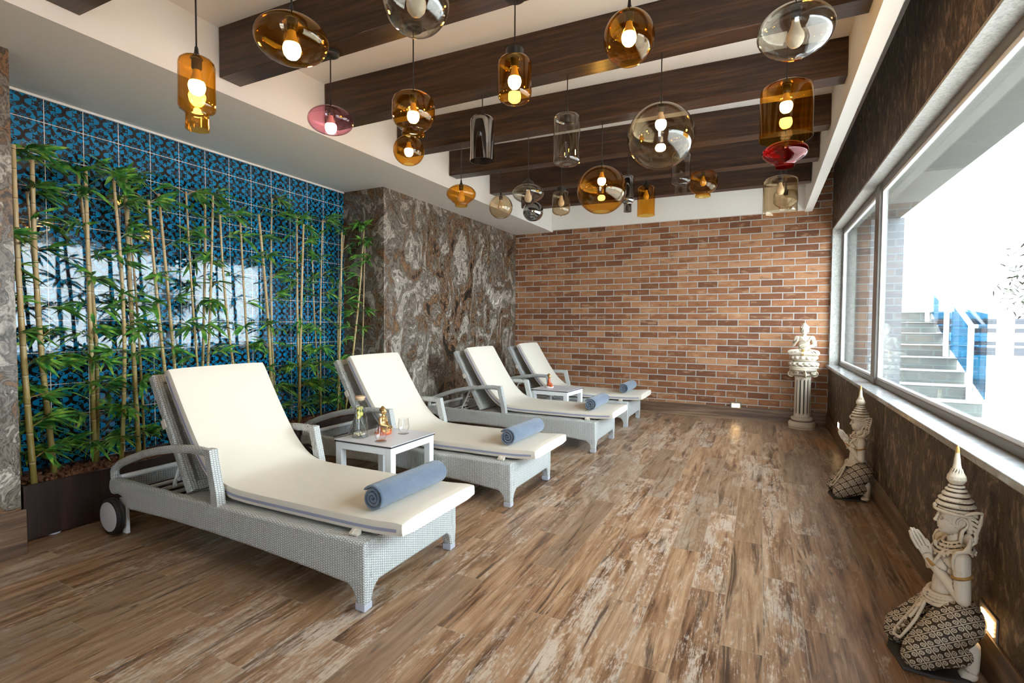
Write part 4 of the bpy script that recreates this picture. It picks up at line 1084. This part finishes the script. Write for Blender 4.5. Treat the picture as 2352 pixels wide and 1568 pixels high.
PD = [
 ('amber bottle shaped glass lamp with a narrow neck, lit, hanging at the far left', 'bottle', -1.995, 0, 2.245, .064, .275, 'amber', 1, 'cone', 0, 0),
 ('wide amber oval glass lamp, lit, in front of the second beam', 'oval', -1.488, 0, 2.278, .122, .152, 'amber', 1, 'cone', 0, 0),
 ('flat pink glass oval lamp, lit, near the left fascia', 'oval', -2.125, 1, 2.388, .1205, .142, 'pink', 1, 'cone', 1, 0),
 ('smoky clear glass globe lamp cut off by the top edge, left of the middle', 'globe', -.968, 0, 2.30, .100, .197, 'smoke', 0, 'cone', 0, 0),
 ('amber bowl shaped glass lamp with a ring foot, above a small amber globe', 'bowl', -1.585, 1, 2.362, .107, .200, 'amber', 1, 'cone', 1, 0),
 ('small amber glass globe lamp, lit, just below the amber bowl lamp', 'globe', -2.213, 2, 2.512, .107, .203, 'amber', 1, 'cone', 0, 0),
 ('amber jar shaped glass lamp with black collar and pointed tip, lit', 'jar', -1.03, 1, 2.428, .077, .222, 'amber', 1, 'collar', 1, 0),
 ('dark mirrored smoke glass cylinder lamp left of the clear cylinder', 'cyl', -1.641, 2, 2.552, .0775, .285, 'mirror', -1, 'cone', 0, 0),
 ('clear glass cylinder lamp with a closed bottom, in the middle of the ceiling', 'closedcyl', -1.068, 2, 2.470, .081, .298, 'clear', -1, 'cone', 0, 0),
 ('amber glass globe lamp, lit, touching the top edge', 'globe', -.514, 1, 2.508, .104, .222, 'amber', 1, 'cone', 0, 0),
 ('biggest clear glass globe lamp, lit, right of the middle', 'globe', -.523, 2, 2.438, .181, .352, 'tea', 1, 'cone', 0, 0),
 ('smoky clear wide oval glass lamp with a pointed bottom at the top right', 'drop', .089, 1, 2.372, .128, .182, 'smoke', 0, 'cone', 0, 0),
 ('wide amber glass cylinder lamp open at the bottom, lit, on the right', 'cyl', .090, 2, 2.432, .121, .270, 'amber', 1, 'cone', 0, 0),
 ('red glass onion shaped lamp below the wide amber cylinder', 'onion', .114, 3, 2.400, .134, .160, 'red', -1, 'cone', 0, 0),
 ('pale tea coloured glass cylinder lamp below the red lamp', 'cyl', .112, 4, 2.395, .124, .280, 'tea', 0, 'cone', 0, 0),
 ('pale clear jar lamp partly hidden behind the tea coloured cylinder', 'bowl', .180, 5, 2.480, .105, .175, 'clear', -1, 'cone', 0, 0),
 ('small amber onion shaped glass lamp with a short neck, unlit, near the left fascia', 'onion', -2.287, 3, 2.380, .123, .178, 'amber', 0, 'cone', 0, 0),
 ('small clear glass globe lamp, the left one of the two small globes', 'globe', -2.334, 4, 2.485, .116, .232, 'tea', 0, 'cone', 0, 0),
 ('clear squat onion lamp with a large dark cap and pointed tip', 'point', -1.678, 3, 2.322, .126, .172, 'smoke', 0, 'big', 0, 0),
 ('small smoke grey glass globe lamp, the right one of the two small globes', 'globe', -2.354, 5, 2.603, .116, .220, 'mirror', 0, 'cone', 0, 0),
 ('small clear glass jar lamp with a black collar and a nipple tip', 'jar', -1.71, 4, 2.462, .084, .236, 'tea', 0, 'collar', 0, 0),
 ('large amber glass globe lamp, lit, above the brick wall', 'globe', -1.087, 3, 2.392, .1825, .352, 'amber', 1, 'cone', 0, 0),
 ('narrow mirrored smoke bottle lamp half hidden behind the large amber globe', 'bottle', -1.09, 4, 2.54, .054, .320, 'mirror', -1, 'cone', 0, 0),
 ('small amber cylinder lamp, unlit, low above the brick wall', 'cyl', -1.099, 5, 2.652, .089, .305, 'amber', 0, 'big', 0, 0),
 ('clear bottle shaped lamp with a neck, under the biggest clear globe', 'bottle', -.642, 4, 2.680, .079, .345, 'clear', -1, 'cone', 0, 0),
 ('dark amber bowl shaped lamp with a ring foot behind the biggest clear globe', 'bowl', -.548, 5, 2.735, .135, .245, 'amber', 0, 'cone', 0, 0),
]
for p in PD: pendant('pendant', p[0], *p[1:10], canopy=bool(p[10]), yoff=p[11])

# ------------------------------------------------------------------ outside the window
sbox('terrace_floor', 'deck', .86, 16, -8, 24, -.08, .12)
sbox('roof_overhang', 'soffit', .84, 1.42, YN, YB + 1.5, 2.47, 2.75)
sbox('wall_outside_pier', 'pier', 1.13, 1.46, 7.30, 7.60, .12, 2.47)
sbox('wall_outside', 'extshade', .84, 1.13, 7.24, 7.60, .12, 2.47)
st = thing('outdoor_staircase', 'grey concrete staircase going up outside the window', 'staircase', (2.0, 8.0, .12))
SY = [8.0, 8.32, 8.63, 8.94, 9.25, 9.56, 9.87, 10.18]
for i in range(8):
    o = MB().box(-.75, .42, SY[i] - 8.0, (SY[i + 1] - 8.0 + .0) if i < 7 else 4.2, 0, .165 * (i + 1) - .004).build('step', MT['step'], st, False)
    MB().box(-.75, .43, SY[i] - 8.015, (SY[i + 1] - 8.0) if i < 7 else 4.2, .165 * (i + 1) - .004, .165 * (i + 1) + .006).build('tread', MT['deck'], o, False)
rl = thing('glass_railing', 'white steel railing with tinted glass panels along the outdoor stairs', 'railing', (2.36, 8.25, .29))
for dy, dz, h in ((0, 0, .93), (.96, .5, .88), (1.92, 1.0, .9)): MB().box(-.025, .025, dy - .03, dy + .03, dz, dz + h).build('post', MT['rail'], rl, False, bevel=.004)
MB().tube([(0, -.02, .93), (0, .96, 1.39), (0, 1.95, 1.92)], .028, 10).tube([(0, -.02, .93), (1.2, -.1, .93)], .026, 10).build('handrail', MT['rail'], rl)
MB().hexa([(.055, -.3, .05), (.065, -.3, .05), (.065, .98, .60), (.055, .98, .60), (.055, -.3, 1.08), (.065, -.3, 1.08), (.065, .98, 1.22), (.055, .98, 1.22)]).build('glass_panel', MT['balu'], rl, False)
MB().hexa([(.055, 1.02, .62), (.065, 1.02, .62), (.065, 1.95, 1.15), (.055, 1.95, 1.15), (.055, 1.02, 1.12), (.065, 1.02, 1.12), (.065, 1.95, 1.45), (.055, 1.95, 1.45)]).build('glass_panel', MT['balu'], rl, False)
br = thing('balcony_railing', 'white horizontal bar railing at the far edge of the terrace', 'railing', (4.0, 14.0, .12))
for x in (-.8, 1.2, 3.2): MB().box(x - .03, x + .03, -.03, .03, 0, 1.12).build('post', MT['rail'], br, False)
b = MB()
for z in (.45, .68, .90, 1.12): b.tube([(-1.2, 0, z), (4.5, 0, z)], .022, 8)
b.build('bar', MT['rail'], br)
bd = thing('building', 'white apartment building far beyond the terrace with small windows', 'building', (9.5, 34.0, -6))
MB().box(-6, 6, 0, 6, 0, 8.1).build('wall', MT['ext'], bd, False)
for i in range(6):
    for j in range(3): MB().box(-5.3 + i * 1.8, -4.2 + i * 1.8, -.05, .02, 4.6 + j * 1.15, 5.3 + j * 1.15).build('window', MT['win'], bd, False)
o = sbox('trim_terrace_curb', 'deck', 3.3, 8, 11.3, 11.5, .12, .32)
tr = thing('olive_tree', 'small leafy tree outside at the right edge of the window', 'tree', (2.42, 6.0, .12))
b = MB(); b.tube([(0, 0, 0), (.05, .02, .6), (.0, .05, 1.2), (-.05, .05, 1.7)], [.06, .05, .04, .02], 8)
for k in range(7): a = k * .9; b.tube([(0, .04, 1.0 + .08 * k), (.35 * cos(a), .35 * sin(a), 1.35 + .09 * k)], [.02, .006], 6)
b.build('trunk', MT['trunk'], tr)
b = MB(); g = random.Random(5)
for i in range(900):
    v = Vector((g.gauss(0, 1), g.gauss(0, 1), g.gauss(0, 1))).normalized() * (g.random() ** .45); p = Vector((v.x * .55, v.y * .55, 1.52 + v.z * .50))
    b.leaf(p, (g.uniform(-1, 1), g.uniform(-1, 1), g.uniform(-.4, 1)), g.uniform(.06, .10), g.uniform(.012, .02), .2, g.uniform(-1, 1))
b.build('foliage', MT['olive'], tr, True, 80)

# ------------------------------------------------------------------ light
wd = bpy.data.worlds.new('sky'); SC.world = wd; wd.use_nodes = True
nt = wd.node_tree; nt.nodes.clear()
bg = nt.nodes.new('ShaderNodeBackground'); wo = nt.nodes.new('ShaderNodeOutputWorld')
bg.inputs[0].default_value = (.80, .915, 1.0, 1); bg.inputs[1].default_value = 5.2
nt.links.new(bg.outputs[0], wo.inputs[0])
su = bpy.data.lights.new('sun', 'SUN'); su.energy = 7.0; su.angle = radians(.6); su.color = (1, .96, .9)
so = bpy.data.objects.new('sun', su); COL.objects.link(so); so.rotation_euler = Vector((-.22, -.42, -.85)).to_track_quat('-Z', 'Y').to_euler()

# ------------------------------------------------------------------ camera
f, yaw, pit, rol, H = 1170.0, radians(26.06), radians(2.0), radians(.33), 1.22
cy, sy, cp, sp, cr, sr = cos(yaw), sin(yaw), cos(pit), sin(pit), cos(rol), sin(rol)
right = Vector((cy, sy, 0)); fwd = Vector((-sy * cp, cy * cp, -sp)); up = right.cross(fwd)
r2 = right * cr + up * sr; u2 = up * cr - right * sr
cam = bpy.data.cameras.new('camera'); cam.sensor_width = 36; cam.lens = f * 36 / 2352; cam.clip_start = .02
oc = bpy.data.objects.new('camera', cam); COL.objects.link(oc)
M = Matrix((r2, u2, -fwd)).transposed().to_4x4(); M.translation = (0, 0, H); oc.matrix_world = M
SC.camera = oc
vs = SC.view_settings
SC.display_settings.display_device = 'sRGB'
vs.view_transform = 'Standard'; vs.look = 'None'; vs.gamma = 1.0; vs.exposure = 1.48; vs.use_curve_mapping = False
cyc = SC.cycles
cyc.use_denoising = True; cyc.max_bounces = 7; cyc.diffuse_bounces = 4; cyc.glossy_bounces = 3; cyc.transparent_max_bounces = 18; cyc.transmission_bounces = 3; cyc.use_adaptive_sampling = True; cyc.adaptive_threshold = .10; cyc.adaptive_min_samples = 16; cyc.use_light_tree = False
cyc.sample_clamp_indirect = 8.0; cyc.caustics_reflective = False; cyc.caustics_refractive = False
